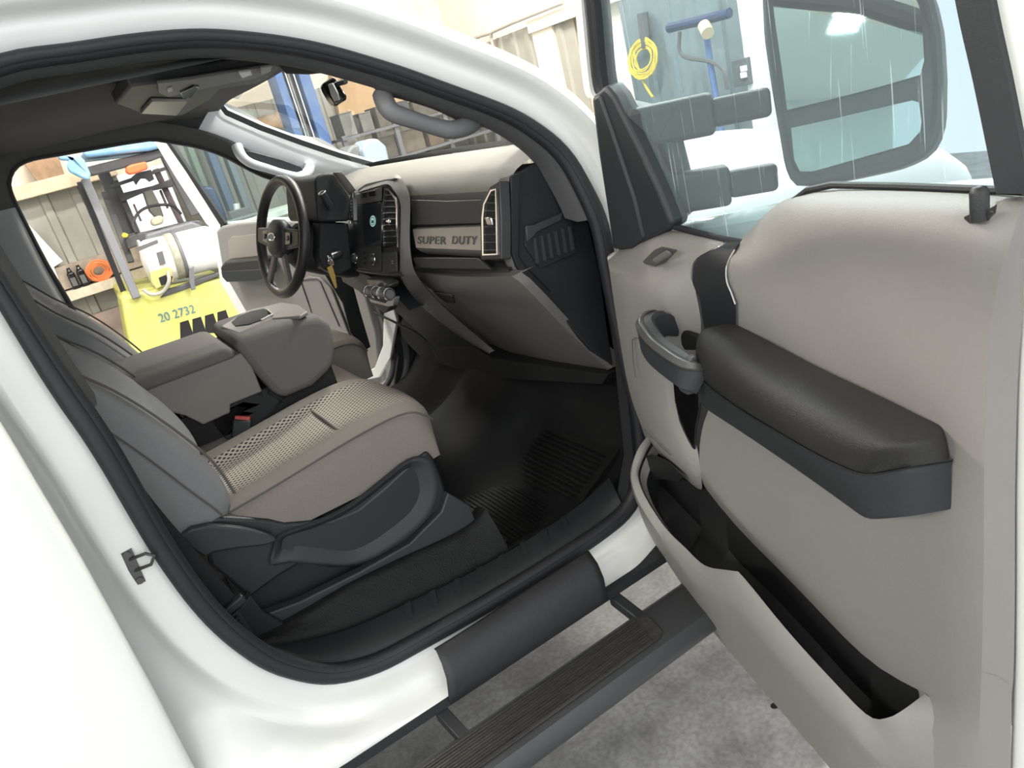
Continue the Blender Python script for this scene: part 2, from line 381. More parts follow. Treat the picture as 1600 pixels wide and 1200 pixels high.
hp = [P(370, 228, Y=1.70), P(377, 243, Y=1.68), P(392, 255, Y=1.665), P(420, 264, Y=1.66), P(450, 273, Y=1.66), P(468, 276, Y=1.665), P(481, 268, Y=1.69), P(484, 258, Y=1.70)]
hm = Mesh(); hm.tube(sm(hp, 5), lambda t: 0.016 + 0.006 * abs(2 * t - 1), 12)
hm.out('grab_handle', MATS['pillar_trim_daylit'], body, smooth=60)
sl = Mesh(); sl.prism([P(x, y, Y=1.672) for x, y in [(384, 236), (392, 236), (440, 249), (470, 260), (476, 268), (470, 271), (430, 261), (400, 252), (390, 246)]], V(0, 0.01, 0)); sl.out('handle_recess', charplas, body, bevel=0.003)
# ---- windshield
def glassmat(name, col, rough=0.0, haze=0.0, scratch=False):
    m = bpy.data.materials.new(name); m.use_nodes = True; nt = m.node_tree; n = nt.nodes; L = nt.links; n.clear()
    o = n.new('ShaderNodeOutputMaterial'); t = n.new('ShaderNodeBsdfTransparent'); t.inputs[0].default_value = (*col, 1)
    g = n.new('ShaderNodeBsdfGlossy'); g.inputs['Roughness'].default_value = rough
    lw = n.new('ShaderNodeLayerWeight'); lw.inputs[0].default_value = 0.5
    pw = n.new('ShaderNodeMath'); pw.operation = 'POWER'; pw.inputs[1].default_value = 5.0; L.new(lw.outputs['Facing'], pw.inputs[0])
    fr = n.new('ShaderNodeMath'); fr.operation = 'MULTIPLY_ADD'; fr.inputs[1].default_value = 0.55; fr.inputs[2].default_value = 0.04; L.new(pw.outputs[0], fr.inputs[0])
    mx = n.new('ShaderNodeMixShader'); L.new(fr.outputs[0], mx.inputs[0]); L.new(t.outputs[0], mx.inputs[1]); L.new(g.outputs[0], mx.inputs[2])
    last = mx
    if haze or scratch:
        d = n.new('ShaderNodeBsdfDiffuse'); d.inputs[0].default_value = (0.75, 0.88, 0.92, 1)
        m2 = n.new('ShaderNodeMixShader'); L.new(mx.outputs[0], m2.inputs[1]); L.new(d.outputs[0], m2.inputs[2]); last = m2
        tc = n.new('ShaderNodeTexCoord'); mp = n.new('ShaderNodeMapping'); mp.inputs['Rotation'].default_value = (0.0, 0.0, 0.0); mp.inputs['Scale'].default_value = (60, 60, 1.6)
        L.new(tc.outputs['Object'], mp.inputs[0])
        no = n.new('ShaderNodeTexNoise'); no.inputs['Scale'].default_value = 2.2; no.inputs['Detail'].default_value = 2; L.new(mp.outputs[0], no.inputs['Vector'])
        r = n.new('ShaderNodeMapRange'); r.inputs[1].default_value = 0.66; r.inputs[2].default_value = 0.72; r.inputs[3].default_value = haze; r.inputs[4].default_value = haze + (0.30 if scratch else 0)
        L.new(no.outputs[0], r.inputs[0]); L.new(r.outputs[0], m2.inputs[0])
    L.new(last.outputs[0], o.inputs[0]); return m
wglass = glassmat('windshield_glass', (0.84, 0.87, 0.87), haze=0.05)
dglass = glassmat('door_glass', (0.60, 0.73, 0.77), haze=0.12, scratch=True)
bx = [(1.13, 0.17), (1.19, 0.31), (1.22, 0.45), (1.26, 0.67), (1.27, 0.9), (1.27, 1.1), (1.255, 1.35), (1.23, 1.55), (1.19, 1.70)]
tx = [(0.72, 0.17), (0.735, 0.31), (0.75, 0.45), (0.765, 0.67), (0.77, 0.9), (0.765, 1.1), (0.75, 1.35), (0.73, 1.55), (0.70, 1.70)]
rows = []
for (x0, y0), (x1, y1) in zip(tx, bx):
    a = V(x0, y0, 1.735); b = V(x1, y1, 1.372); rows.append([a.lerp(b, t) + V(0.03, 0, 0.03) * math.sin(math.pi * t) for t in (0, .25, .5, .75, 1)])
wo = grid('windshield', rows, wglass, body, smooth=60)
rows = [[V(x1 - 0.0, y1, 1.383), V(x1 + 0.03, y1, 1.378), V(x1 + 0.05, y1, 1.36)] for (x1, y1) in bx]
grid('windshield_seal', rows, rubber, body, smooth=60)
rows = [[a + V(0.0, 0.0, 0.0), a.lerp(b, 0.12) + V(0.008, 0, 0.01)] for a, b in [(P(x, y, Y=1.69) , P(x, y, Y=1.69) + V(0.06, 0, 0.05)) for x, y in [(338, 156), (341, 166), (352, 180), (404, 203), (470, 227), (530, 247), (585, 262)]]]
grid('windshield_edge', rows, rubber, body, smooth=0)
# hood
hz = []
for y, zz in [(-0.085, 0.80), (-0.09, 0.98), (-0.07, 1.06), (0.0, 1.10), (0.12, 1.115), (0.16, 1.10), (0.2, 1.11), (0.5, 1.16), (0.6, 1.20), (1.24, 1.20), (1.34, 1.16), (1.64, 1.11), (1.68, 1.10), (1.72, 1.115), (1.84, 1.10), (1.91, 1.06), (1.93, 0.98)]:
    hz.append([V(1.24, y, zz + 0.05), V(1.6, y, zz + 0.03), V(2.1, y, zz), V(2.45, y, zz - 0.03), V(2.6, y, zz - 0.14)])
grid('hood', hz, paint, body, smooth=50, sub=1)
fe = Mesh(); fe.prism([V(1.14, -0.085, 0.26), V(1.14, -0.085, 1.13), V(1.25, -0.085, 1.10), V(2.6, -0.08, 0.85), V(2.6, -0.08, 0.45), V(2.4, -0.085, 0.45), V(2.3, -0.085, 0.62), V(2.0, -0.085, 0.72), V(1.7, -0.085, 0.62), V(1.55, -0.085, 0.35), V(1.5, -0.085, 0.26)], V(0, 0.05, 0)); fe.out('fender', paint, body)
co = Mesh(); co.prism([V(1.24, 0, 1.16), V(1.28, 0, 1.30), V(1.34, 0, 1.25), V(1.42, 0, 1.15)], V(0, 1.84, 0)); co.out('cowl', blkplas, body)
# firewall and lower front closing panels
fw = Mesh(); fw.bb((1.36, 0.06, 0.24), (1.40, 1.78, 1.18)); fw.out('firewall', darkvoid, body)
# hinge pillar inner (kick panel)
kp = Mesh(); kp.prism([V(1.02, 0.03, 0.36), V(1.09, 0.03, 0.5), V(1.13, 0.03, 0.8), V(1.16, 0.03, 1.1), V(1.20, 0.1, 1.32), V(1.38, 0.05, 1.2), V(1.38, 0.03, 0.3)], V(0, 0.04, 0)); kp.out('kick_panel', softblk, body)
kp = Mesh(); kp.prism([V(1.05, 1.78, 0.36), V(1.12, 1.78, 0.5), V(1.15, 1.78, 0.8), V(1.18, 1.78, 1.1), V(1.22, 1.72, 1.32), V(1.38, 1.78, 1.2), V(1.38, 1.78, 0.3)], V(0, 0.03, 0)); kp.out('kick_panel', softblk, body)
# striker on the B pillar
st = Mesh(); c = P(208, 885, Y=0.02); st.box(c, (0.02, 0.012, 0.075), (V(1, 0, 0), V(0, 1, 0), V(0.05, 0, 1)))
lp = [c + V(0.0, -0.004, 0.018), c + V(0.03, -0.02, 0.022), c + V(0.042, -0.02, 0.010), c + V(0.030, -0.02, -0.004), c + V(0.0, -0.004, -0.008)]
st.tube(lp, 0.0035, 8); st.cyl(c + V(0, -0.01, 0.03), c + V(0, 0.0, 0.03), 0.007); st.cyl(c + V(0, -0.01, -0.03), c + V(0, 0.0, -0.03), 0.007)
st.out('door_striker', mat('striker_steel', (0.12, 0.12, 0.12), 0.35, metal=0.8), body, label='dark steel door striker')
vs = Mesh(); vs.prism([P(x, y, X=0.66) for x, y in [(432, 100), (470, 88), (530, 96), (528, 112), (480, 117), (446, 116)]], V(0.02, 0, 0.0)); vs.out('sun_visor', mat('visor_grey', (0.06, 0.06, 0.062), 0.8), body, bevel=0.004)
# overhead console on the headliner
oc = thing('overhead_console', 'grey overhead console with map lamps under the truck roof', 'overhead console', (0.5, 0.75, 1.72))
q = [(181, 163), (203, 136), (240, 131), (335, 118), (400, 104), (432, 101), (440, 106), (420, 122), (400, 131), (345, 139), (330, 155), (284, 181), (226, 179)]
zc = 1.722
pts = [P(x, y, Z=zc) for x, y in q]
om = Mesh(); om.prism(pts, V(0, 0, 0.03)); om.out('console_body', mat('overhead_plastic', (0.10, 0.10, 0.10), 0.6, bump=0.3, bscale=600), oc, bevel=0.006)
om = Mesh(); om.prism([P(x, y, Z=1.715) for x, y in [(246, 131), (300, 124), (372, 112), (428, 103), (424, 112), (398, 123), (370, 128), (300, 143), (262, 152), (248, 146)]], V(0, 0, 0.008)); om.out('lamp_panel', mat('lamp_panel_grey', (0.16, 0.16, 0.16), 0.5), oc, bevel=0.003)
om = Mesh(); om.prism([P(x, y, Z=1.71) for x, y in [(238, 159), (293, 160), (276, 181), (221, 178)]], V(0, 0, 0.01)); om.out('sunglass_holder', mat('lens_grey', (0.32, 0.32, 0.30), 0.4), oc, bevel=0.002)
om = Mesh(); om.prism([P(x, y, Z=1.709) for x, y in [(282, 146), (303, 136), (312, 137), (300, 152), (286, 155)]], V(0, 0, 0.008)); om.out('switch_panel', gloss, oc, bevel=0.002)
for q in ([(373, 114), (392, 111), (394, 118), (377, 122)], [(262, 141), (270, 139), (271, 143), (263, 145)]):
    om = Mesh(); om.prism([P(x, y, Z=1.709) for x, y in q], V(0, 0, 0.006)); om.out('map_lamp', mat('lamp_lens', (0.5, 0.5, 0.48), 0.25), oc, bevel=0.002)
om = Mesh(); om.prism([P(x, y, Z=1.709) for x, y in [(408, 107), (425, 104), (423, 112), (408, 117)]], V(0, 0, 0.006)); om.out('map_lamp', MATS['lens_grey'], oc, bevel=0.002)
# ================================================================ CABIN FLOOR
fl = []
xs = [-1.25, -0.2, 0.2, 0.6, 0.95, 1.08, 1.20, 1.32, 1.37]
ys = [0.05, 0.13, 0.15, 0.30, 0.50, 0.62, 0.70, 0.80, 0.92, 1.04, 1.14, 1.22, 1.34, 1.54, 1.70, 1.79]
for x in xs:
    r = []
    for y in ys:
        t = abs(y - YC); hump = 0.14 * max(0.0, min(1.0, (0.32 - t) / 0.12)) * (0.45 + 0.55 * max(0, min(1, (x - 0.5) / 0.5)))
        if t > 0.78: z = 0.345
        elif t > 0.76: z = 0.33
        else: z = 0.305 + hump
        if x > 0.95: z = max(z, 0.305 + hump + (x - 0.95) * 0.55 if x < 1.2 else 0.44 + hump + (x - 1.2) * 2.4)
        r.append(V(x, y, z))
    fl.append(r)
floorpan = grid('truck_floor_covering', fl, vinyl, None, smooth=50, sub=1, label='black vinyl floor covering inside the truck cab, rising over the centre hump', cat='floor covering')
# ---- sill scuff plate
sp = thing('sill_scuff_plate', 'long black ribbed plastic scuff plate along the passenger door sill', 'scuff plate', (0.5, 0.1, 0.36))
A = [PS(x, y, lambda z: 0.045) for x, y in [(410, 1012), (450, 1028), (520, 1030), (585, 1014), (660, 980), (765, 922), (870, 858), (940, 812), (968, 780)]]
Bq = [P(x, y, Y=0.135) for x, y in [(405, 1006), (430, 1007), (500, 995), (560, 975), (640, 938), (735, 893), (830, 838), (900, 790), (950, 745)]]
A = resample(sm(A, 3), 40); Bq = resample(sm(Bq, 3), 40)
rows = [[a + V(0, -0.01, -0.02), a, a.lerp(b, .2) + V(0, 0, 0.006), a.lerp(b, .5) + V(0, 0, 0.008), a.lerp(b, .9) + V(0, 0, 0.004), b + V(0, 0.008, -0.03)] for a, b in zip(A, Bq)]
grid('plate', rows, blkplas, sp, smooth=50)
for k in range(9):
    i = 11 + k * 2.6; a = A[int(i)].lerp(A[int(i) + 1], i % 1); b = Bq[int(i)].lerp(Bq[int(i) + 1], i % 1)
    if k in (1, 2, 3, 4, 5, 6, 7, 8):
        mm = Mesh(); u = (b - a); mm.prism([a + u * 0.35 + V(0, 0, 0.008), a + u * 0.35 + V(0.018, 0, 0.008), a + u * 0.85 + V(0.018, 0, 0.007), a + u * 0.85 + V(0.0, 0, 0.007)], V(0, 0, 0.004)); mm.out('rib', blkplas, sp)
mm = Mesh(); mm.prism([P(590, 1011, Y=0.09), P(617, 989, Y=0.12), P(614, 996, Y=0.115), P(607, 1006, Y=0.095)], V(0, 0, -0.006)); mm.out('end_clip', mat('clip_grey', (0.12, 0.12, 0.12), 0.4), sp)
mm = Mesh(); a_ = [P(494, 1011, Y=0.11), P(541, 1001, Y=0.14), P(541, 1004, Y=0.138), P(500, 1015, Y=0.108)]; mm.prism(a_, V(0, 0.0, -0.006)); mm.out('metal_strip', mat('strip_light', (0.55, 0.52, 0.48), 0.4), sp)
# vinyl fold rising to the seat rail
A = [P(x, y, Y=0.14) for x, y in [(408, 1008), (470, 1000), (541, 979), (620, 944), (700, 906), (744, 886), (795, 856)]]
Bq = [P(x, y, Y=0.19) for x, y in [(410, 990), (460, 965), (540, 918), (620, 878), (700, 842), (745, 815), (760, 795)]]
A = resample(sm(A, 3), 40); Bq = resample(sm(Bq, 3), 40)
rows = []
for i, (a, b) in enumerate(zip(A, Bq)):
    wv = 0.006 * math.sin(i * 0.55) + 0.004 * math.sin(i * 1.3 + 1)
    rows.append([a + V(0, 0, -0.03), a.lerp(b, .1), a.lerp(b, .35) + V(0, wv, wv), a.lerp(b, .6) + V(0, -wv * 0.7, 0), a.lerp(b, .85) + V(0, wv, 0), b, b + V(0, 0.06, -0.01)])
grid('vinyl_edge_fold', rows, vinyl, None, smooth=70, sub=1, label='wrinkled black vinyl flooring edge between seat rail and door sill', cat='floor edge')
# ---- rubber floor mat with ribs
fm = thing('floor_mat', 'black ribbed rubber floor mat in the passenger footwell', 'floor mat', (0.9, 0.4, 0.31))
pts = [(0.60, 0.20), (0.62, 0.66), (0.98, 0.68), (1.13, 0.60), (1.17, 0.24), (1.0, 0.19)]
def mz(x): return 0.318 + max(0, x - 0.95) * 0.55
mm = Mesh(); nseg = 14
rows = []
for i in range(nseg):
    x = 0.60 + (1.16 - 0.60) * i / (nseg - 1); y0 = 0.19; y1 = 0.67 - max(0, x - 0.95) * 0.3
    rows.append([V(x, y0, mz(x) - 0.008), V(x, y0, mz(x) + 0.014), V(x, y0 + 0.012, mz(x) + 0.014), V(x, y0 + 0.016, mz(x) + 0.002), V(x, y1 - 0.016, mz(x) + 0.002), V(x, y1 - 0.012, mz(x) + 0.014), V(x, y1, mz(x) + 0.014), V(x, y1, mz(x) - 0.008)])
grid('mat_sheet', rows, matrub, fm, smooth=30)
mm = Mesh()
for k in range(34):
    x = 0.64 + k * 0.0148
    mm.box(V(x, 0.43, mz(x) + 0.005), (0.006, 0.40, 0.007))
mm.out('rib_field', matrub, fm, smooth=0)
lm = Mesh(); c = V(0.72, 0.26, mz(0.72) + 0.012); lm.cyl(c - V(0, 0, 0.008), c, 0.028, 24); lm.tube([c + V(0.02 * math.cos(a), 0.02 * math.sin(a), 0.001) for a in [i * 0.4 for i in range(16)]], 0.0025, 6); lm.out('retention_post', blkplas, fm)
# ================================================================ SEATS
def dotfabric(name, ax, base=(0.37, 0.335, 0.295), dark=(0.03, 0.027, 0.025), s=0.0150):
    m = bpy.data.materials.new(name); m.use_nodes = True; nt = m.node_tree; n = nt.nodes; L = nt.links; b = n['Principled BSDF']
    b.inputs['Roughness'].default_value = 0.95; b.inputs['Specular IOR Level'].default_value = 0.15
    tc = n.new('ShaderNodeTexCoord'); sp_ = n.new('ShaderNodeSeparateXYZ'); L.new(tc.outputs['Object'], sp_.inputs[0])
    def M(op, a, b_=None, c=None):
        q = n.new('ShaderNodeMath'); q.operation = op
        for i, v in enumerate((a, b_, c)):
            if v is None: continue
            if isinstance(v, (int, float)): q.inputs[i].default_value = v
            else: L.new(v, q.inputs[i])
        return q.outputs[0]
    u = M('DIVIDE', sp_.outputs[ax[0]], s * 1.35); v = M('DIVIDE', sp_.outputs[ax[1]], s * 1.1)
    def lat(off):
        a = M('SUBTRACT', M('FRACT', M('ADD', u, off)), 0.5); c = M('SUBTRACT', M('FRACT', M('ADD', v, off)), 0.5)
        return M('ADD', M('MULTIPLY', M('ABSOLUTE', a), 0.8), M('ABSOLUTE', c))
    d = M('MINIMUM', lat(0.0), lat(0.5))
    r = n.new('ShaderNodeMapRange'); r.inputs[1].default_value = 0.20; r.inputs[2].default_value = 0.30; L.new(d, r.inputs[0])
    mx = n.new('ShaderNodeMix'); mx.data_type = 'RGBA'; mx.inputs[6].default_value = (*dark, 1); mx.inputs[7].default_value = (*base, 1)
    L.new(r.outputs[0], mx.inputs[0]); L.new(mx.outputs[2], b.inputs['Base Color'])
    bp = n.new('ShaderNodeBump'); bp.inputs['Strength'].default_value = 0.6; bp.inputs['Distance'].default_value = 0.002; L.new(r.outputs[0], bp.inputs['Height']); L.new(bp.outputs[0], b.inputs['Normal'])
    return m
dotf = dotfabric('perforated_seat_fabric', ('X', 'Y')); dotb = dotfabric('perforated_back_fabric', ('Z', 'Y'), base=(0.33, 0.335, 0.35))
fabcush = mat('cushion_fabric', (0.265, 0.24, 0.212), 0.95, bump=0.9, bscale=1100, vary=0.15, vscale=500)
fabback = mat('backrest_fabric', (0.285, 0.285, 0.295), 0.95, bump=0.9, bscale=1100, vary=0.15, vscale=500)
def make_seat(label):
    t = thing('front_seat', label, 'seat', (0.3, 0.5, 0.34))
    # cushion: cross-sections from back to front. columns across Y
    y0, y1 = 0.245, 0.765
    def sec(x, zt, zb, dip, w0=y0, w1=y1, xf=0.0):
        prof = [(0.0, zb), (-0.004, zt - 0.06), (0.004, zt - 0.018), (0.025, zt + 0.002), (0.07, zt + 0.012), (0.11, zt + 0.004), (0.135, zt - dip), (0.26, zt - dip * 0.7), (0.385, zt - dip), (0.41, zt + 0.004), (0.45, zt + 0.012), (0.495, zt + 0.002), (0.516, zt - 0.018), (0.524, zt - 0.06), (0.52, zb)]
        return [V(x + xf * (1 - ((a - 0.26) / 0.26) ** 2), w0 + a / 0.52 * (w1 - w0), z) for a, z in prof]
    S = [sec(0.00, 0.765, 0.66, 0.02), sec(0.08, 0.775, 0.66, 0.022), sec(0.18, 0.785, 0.67, 0.02), sec(0.30, 0.80, 0.67, 0.016), sec(0.42, 0.815, 0.67, 0.010), sec(0.52, 0.822, 0.67, 0.004, xf=0.03), sec(0.58, 0.815, 0.67, 0.0, xf=0.05), sec(0.615, 0.790, 0.67, 0.0, y0 + .004, y1 - .004, 0.06), sec(0.632, 0.75, 0.67, 0.0, y0 + .01, y1 - .01, 0.06), sec(0.628, 0.70, 0.66, 0.0, y0 + .012, y1 - .012, 0.055)]
    nc = len(S[0]); v = [q for r in S for q in r]; f = gridfaces(len(S), nc); idx = []
    for i in range(len(S) - 1):
        for j in range(nc - 1): idx.append(1 if 5 <= j <= 8 and i < 7 else 0)
    f.append(tuple((len(S) - 1) * nc + j for j in range(nc))); idx.append(0)
    f.append(tuple(range(nc))); idx.append(0)
    obj('seat_cushion', v, f, fabcush, t, mats=[dotf], idx=idx, smooth=180, sub=2)
    # seams on the cushion
    def sp_on(i, j, up=0.002): return S[i][j] + V(0, 0, up)
    sm_ = Mesh(); sm_.tube(sm([sp_on(i, 3, 0.0) + V(0, -0.004, -0.004) for i in range(0, 8)] + [S[8][3] + V(0.004, 0, 0.01)], 3), 0.0028, 6); sm_.out('seam', graystitch, t)
    sm_ = Mesh(); sm_.tube(sm([sp_on(4, 6, -0.001), sp_on(4, 7, 0.0), sp_on(4, 8, -0.001)], 6), 0.0045, 6); sm_.out('seam', graystitch, t)
    # backrest: sections along the reclined axis
    ax = V(-0.44, 0, 0.90).normalized(); nr = V(0.90, 0, 0.44).normalized(); o0 = V(0.055, 0, 0.765)
    def bsec(s, th, dip, w, zb=0.0, back=0.24):
        hw = w / 2; prof = [(-hw, -back * 0.6), (-hw - 0.004, 0.0), (-hw + 0.004, th * 0.5), (-hw + 0.03, th), (-hw + 0.075, th * 0.98), (-hw + 0.11, th * 0.6), (-hw + 0.135, dip), (0, dip * 1.3), (hw - 0.135, dip), (hw - 0.11, th * 0.6), (hw - 0.075, th * 0.98), (hw - 0.03, th), (hw - 0.004, th * 0.5), (hw + 0.004, 0.0), (hw, -back * 0.6)]
        c = o0 + ax * s
        return [V(c.x, 0.505 + a, c.z) + nr * b for a, b in prof]
    Bk = [bsec(-0.03, 0.020, 0.01, 0.50), bsec(0.02, 0.072, 0.03, 0.545), bsec(0.12, 0.100, 0.045, 0.56), bsec(0.25, 0.104, 0.048, 0.56), bsec(0.38, 0.092, 0.04, 0.55), bsec(0.50, 0.060, 0.03, 0.52), bsec(0.60, 0.045, 0.03, 0.48), bsec(0.66, 0.03, 0.025, 0.42), bsec(0.685, 0.0, 0.0, 0.36)]
    nc = len(Bk[0]); v = [q for r in Bk for q in r]; f = gridfaces(len(Bk), nc); idx = []
    for i in range(len(Bk) - 1):
        for j in range(nc - 1): idx.append(1 if 6 <= j <= 7 and i < 7 else 0)
    f += [tuple(range(nc)), tuple((len(Bk) - 1) * nc + j for j in range(nc))]; idx += [0, 0]
    k = len(v)
    rear = [[V((o0 + ax * s).x, 0.505 + a, (o0 + ax * s).z) - nr * 0.07 for a in (-0.25 * q, 0, 0.25 * q)] for s, q in ((-0.03, .95), (0.3, 1.05), (0.685, .7))]
    obj('backrest', v, f, fabback, t, mats=[dotb], idx=idx, smooth=180, sub=2)
    bm_ = Mesh(); c = o0 + ax * 0.33 - nr * 0.055 + V(0, 0.505, 0); bm_.box(c, (0.08, 0.47, 0.66), (nr, V(0, 1, 0), ax)); bm_.out('backrest_shell', charplas, t, bevel=0.03, bseg=3)
    for j, off in ((3, 1), (11, -1)):
        s_ = Mesh(); s_.tube(sm([r[j] + nr * 0.0025 + V(0, -0.004 * off, 0) for r in Bk[1:8]], 4), 0.0032, 6); s_.out('piping', graystitch, t)
    for sgn, jj in ((1, 2), ):
        pts = [Bk[6][1] + V(0, 0, 0), Bk[4][2] * 0.5 + Bk[4][1] * 0.5, Bk[3][1] * .45 + Bk[3][2] * .55, Bk[2][1] * .5 + Bk[2][2] * .5, Bk[1][2] * .6 + Bk[1][1] * .4, Bk[0][1] * .5 + Bk[0][2] * .5]
        s_ = Mesh(); s_.tube(sm([p + V(0, -0.0015, 0) for p in pts], 5), 0.0022, 6); s_.out('side_seam', graystitch, t)
    # headrest
    hc = o0 + ax * 0.80 - nr * 0.0; hr = []
    for s, w_, th in ((-0.11, 0.17, 0.035), (-0.095, 0.22, 0.055), (0.0, 0.26, 0.065), (0.09, 0.25, 0.055), (0.115, 0.18, 0.03)):
        c = hc + ax * s; hr.append([c + V(0, w_ / 2 * math.copysign(abs(math.cos(a)) ** 0.5, math.cos(a)), 0) + nr * th * math.copysign(abs(math.sin(a)) ** 0.6, math.sin(a)) for a in [2 * math.pi * i / 16 for i in range(16)]])
    grid('headrest', hr, fabback, t, cc=True, caps=True, smooth=180, sub=1)
    for sy in (-0.06, 0.06):
        q = Mesh(); q.cyl(o0 + ax * 0.64 + V(0, 0.505 + sy, 0), hc + ax * -0.08 + V(0, 0.505 + sy, 0) , 0.006, 10); q.v = [p for p in q.v]; q.out('headrest_post', chrome, t)
    for ch in t.children:
        if ch.name.startswith('headrest') and 'post' not in ch.name: ch.data.transform(Matrix.Translation((0, 0.505, 0)))
    return t, S, Bk
seat, S_, Bk_ = make_seat('grey cloth front passenger seat with perforated cushion, nearest the open door')
def copy_tree(o, parent=None):
    c = o.copy(); COL.objects.link(c)
    if parent: c.parent = parent
    for ch in o.children: copy_tree(ch, c)
    return c
dseat = copy_tree(seat); dseat.location = seat.location + V(0.15, 0.87, 0.0); [setattr(c_, 'location', c_.location + V(-0.13, 0, -0.0)) for c_ in dseat.children if c_.name.split('.')[0] in ('backrest', 'backrest_shell', 'piping', 'side_seam', 'headrest', 'headrest_post')]; dseat['label'] = 'grey cloth driver seat behind the steering wheel, beyond the centre console'; dseat['group'] = 'front seats'; seat['group'] = 'front seats'
OFF[dseat.name] = dseat.location.copy()
# ---- side valance of the passenger seat (near side)
def YP(x, y, Y): return P(x, y, Y=Y)
sv = [(278, 834), (300, 815), (345, 808), (420, 812), (445, 818), (520, 812), (560, 795), (600, 762), (640, 725), (668, 705), (678, 716), (690, 745), (697, 768), (692, 795), (676, 822), (650, 846), (600, 872), (560, 885), (520, 888), (470, 880), (430, 905), (390, 935), (355, 905), (330, 885), (320, 850)]
mm = Mesh(); mm.prism([YP(x, y, 0.235) for x, y in sv], V(0, 0.04, 0)); mm.out('side_valance', blkplas, seat, bevel=0.008, bseg=3)
# raised shield moulding ring on the valance with recessed flat field
out_ = [(426, 862), (436, 838), (478, 822), (520, 806), (560, 782), (603, 748), (640, 720), (668, 716), (682, 738), (686, 768), (676, 800), (650, 830), (602, 864), (565, 880), (537, 885), (490, 882), (452, 880), (424, 884)]
inn_ = [(446, 852), (452, 842), (492, 830), (532, 812), (570, 788), (610, 756), (634, 738), (646, 740), (652, 752), (654, 772), (646, 792), (628, 812), (588, 842), (562, 856), (541, 860), (506, 856), (470, 852), (450, 858)]
oo = sm([YP(x, y, 0.222) for x, y in out_], 3, True); ii = sm([YP(x, y, 0.222) for x, y in inn_], 3, True)
rows = []
for a, b in zip(oo, ii): rows.append([a + V(0, 0.016, 0), a + V(0, 0.003, 0), a.lerp(b, .12), a.lerp(b, .3) + V(0, 0.002, 0), b + V(0, 0.016, 0), b + V(0, 0.022, 0)])
grid('shield_moulding', rows, charplas, seat, cr=True, smooth=60)
mm = Mesh(); mm.prism([p + V(0, 0.0165, 0) for p in ii], V(0, 0.01, 0)); mm.out('shield_panel', blkplas, seat, smooth=0)
# recline handle
mm = Mesh(); hp_ = [(283, 838), (300, 826), (330, 820), (380, 826), (430, 838), (434, 846), (415, 853), (370, 858), (335, 864), (320, 872), (300, 858)]
mm.prism([YP(x, y, 0.205) for x, y in hp_], V(0, 0.025, 0)); mm.out('recline_lever', charplas, seat, bevel=0.006, bseg=3)
# rail under the seat
ra = [(405, 1000), (414, 1001), (600, 900), (745, 818), (735, 790), (700, 770), (690, 800), (640, 850), (560, 895), (470, 940), (410, 962), (400, 975)]
mm = Mesh(); mm.prism([YP(x, y, 0.21) for x, y in ra], V(0, 0.03, 0)); mm.out('seat_rail_cover', charplas, seat, bevel=0.004)
mm = Mesh(); mm.bb((0.02, 0.27, 0.33), (0.60, 0.74, 0.66)); mm.out('seat_riser', softblk, seat, bevel=0.02)
mm = Mesh(); mm.prism([YP(x, y, 0.19) for x, y in [(372, 958), (400, 1010), (440, 1018), (470, 990), (410, 955), (392, 930)]], V(0, 0.03, 0)); mm.out('rail_end_cover', softblk, seat, bevel=0.004)
# ---- seat belt webbing beside the pillar and its sleeve
belt = thing('seat_belt', 'black front seat belt webbing running down beside the door pillar', 'seat belt', (-0.05, 0.12, 0.5))
cl = [P(190, 750, Y=0.095), P(240, 812, Y=0.10), P(280, 858, Y=0.105), P(320, 903, Y=0.11), P(360, 948, Y=0.115)]
cl = [cl[0].lerp(cl[-1], 0) + V(-0.03, 0, 0.15)] + cl
c2 = sm(cl, 4); dr = V(1, 0, 0.28).normalized()
grid('webbing', [[p - dr * 0.022, p, p + dr * 0.022] for p in c2], mat('webbing_black', (0.012, 0.013, 0.015), 0.8, bump=1, bscale=700), belt, solid=0.0015)
mm = Mesh()
for k in range(9):
    p = P(352 + k * 4.2, 958 + k * 6.5, Y=0.11); mm.box(p, (0.05, 0.02, 0.006), (dr, V(0, 1, 0), dr.cross(V(0, 1, 0))))
mm.out('ribbed_sleeve', softblk, belt)
mm = Mesh(); mm.box(P(362, 948, Y=0.105), (0.065, 0.022, 0.02), (dr, V(0, 1, 0), dr.cross(V(0, 1, 0)))); mm.out('belt_anchor', blkplas, belt, bevel=0.004)
# B pillar inner trim
h_ = len(loop) // 2; A = [q + V(0, 0.018, 0) for q in loop[h_:] + loop[:h_] if q.x < 0.10 and 0.38 < q.z < 1.62]
rows = [[a + V(-0.015, 0.0, 0), a + V(0.014, 0.0, 0), a + V(0.016, 0.025, 0), a + V(-0.02, 0.08, 0), a + V(-0.12, 0.08, 0)] for a in A]
grid('pillar_trim', rows, mat('pillar_trim_black', (0.028, 0.03, 0.033), 0.7, bump=0.3, bscale=600), body, smooth=60)
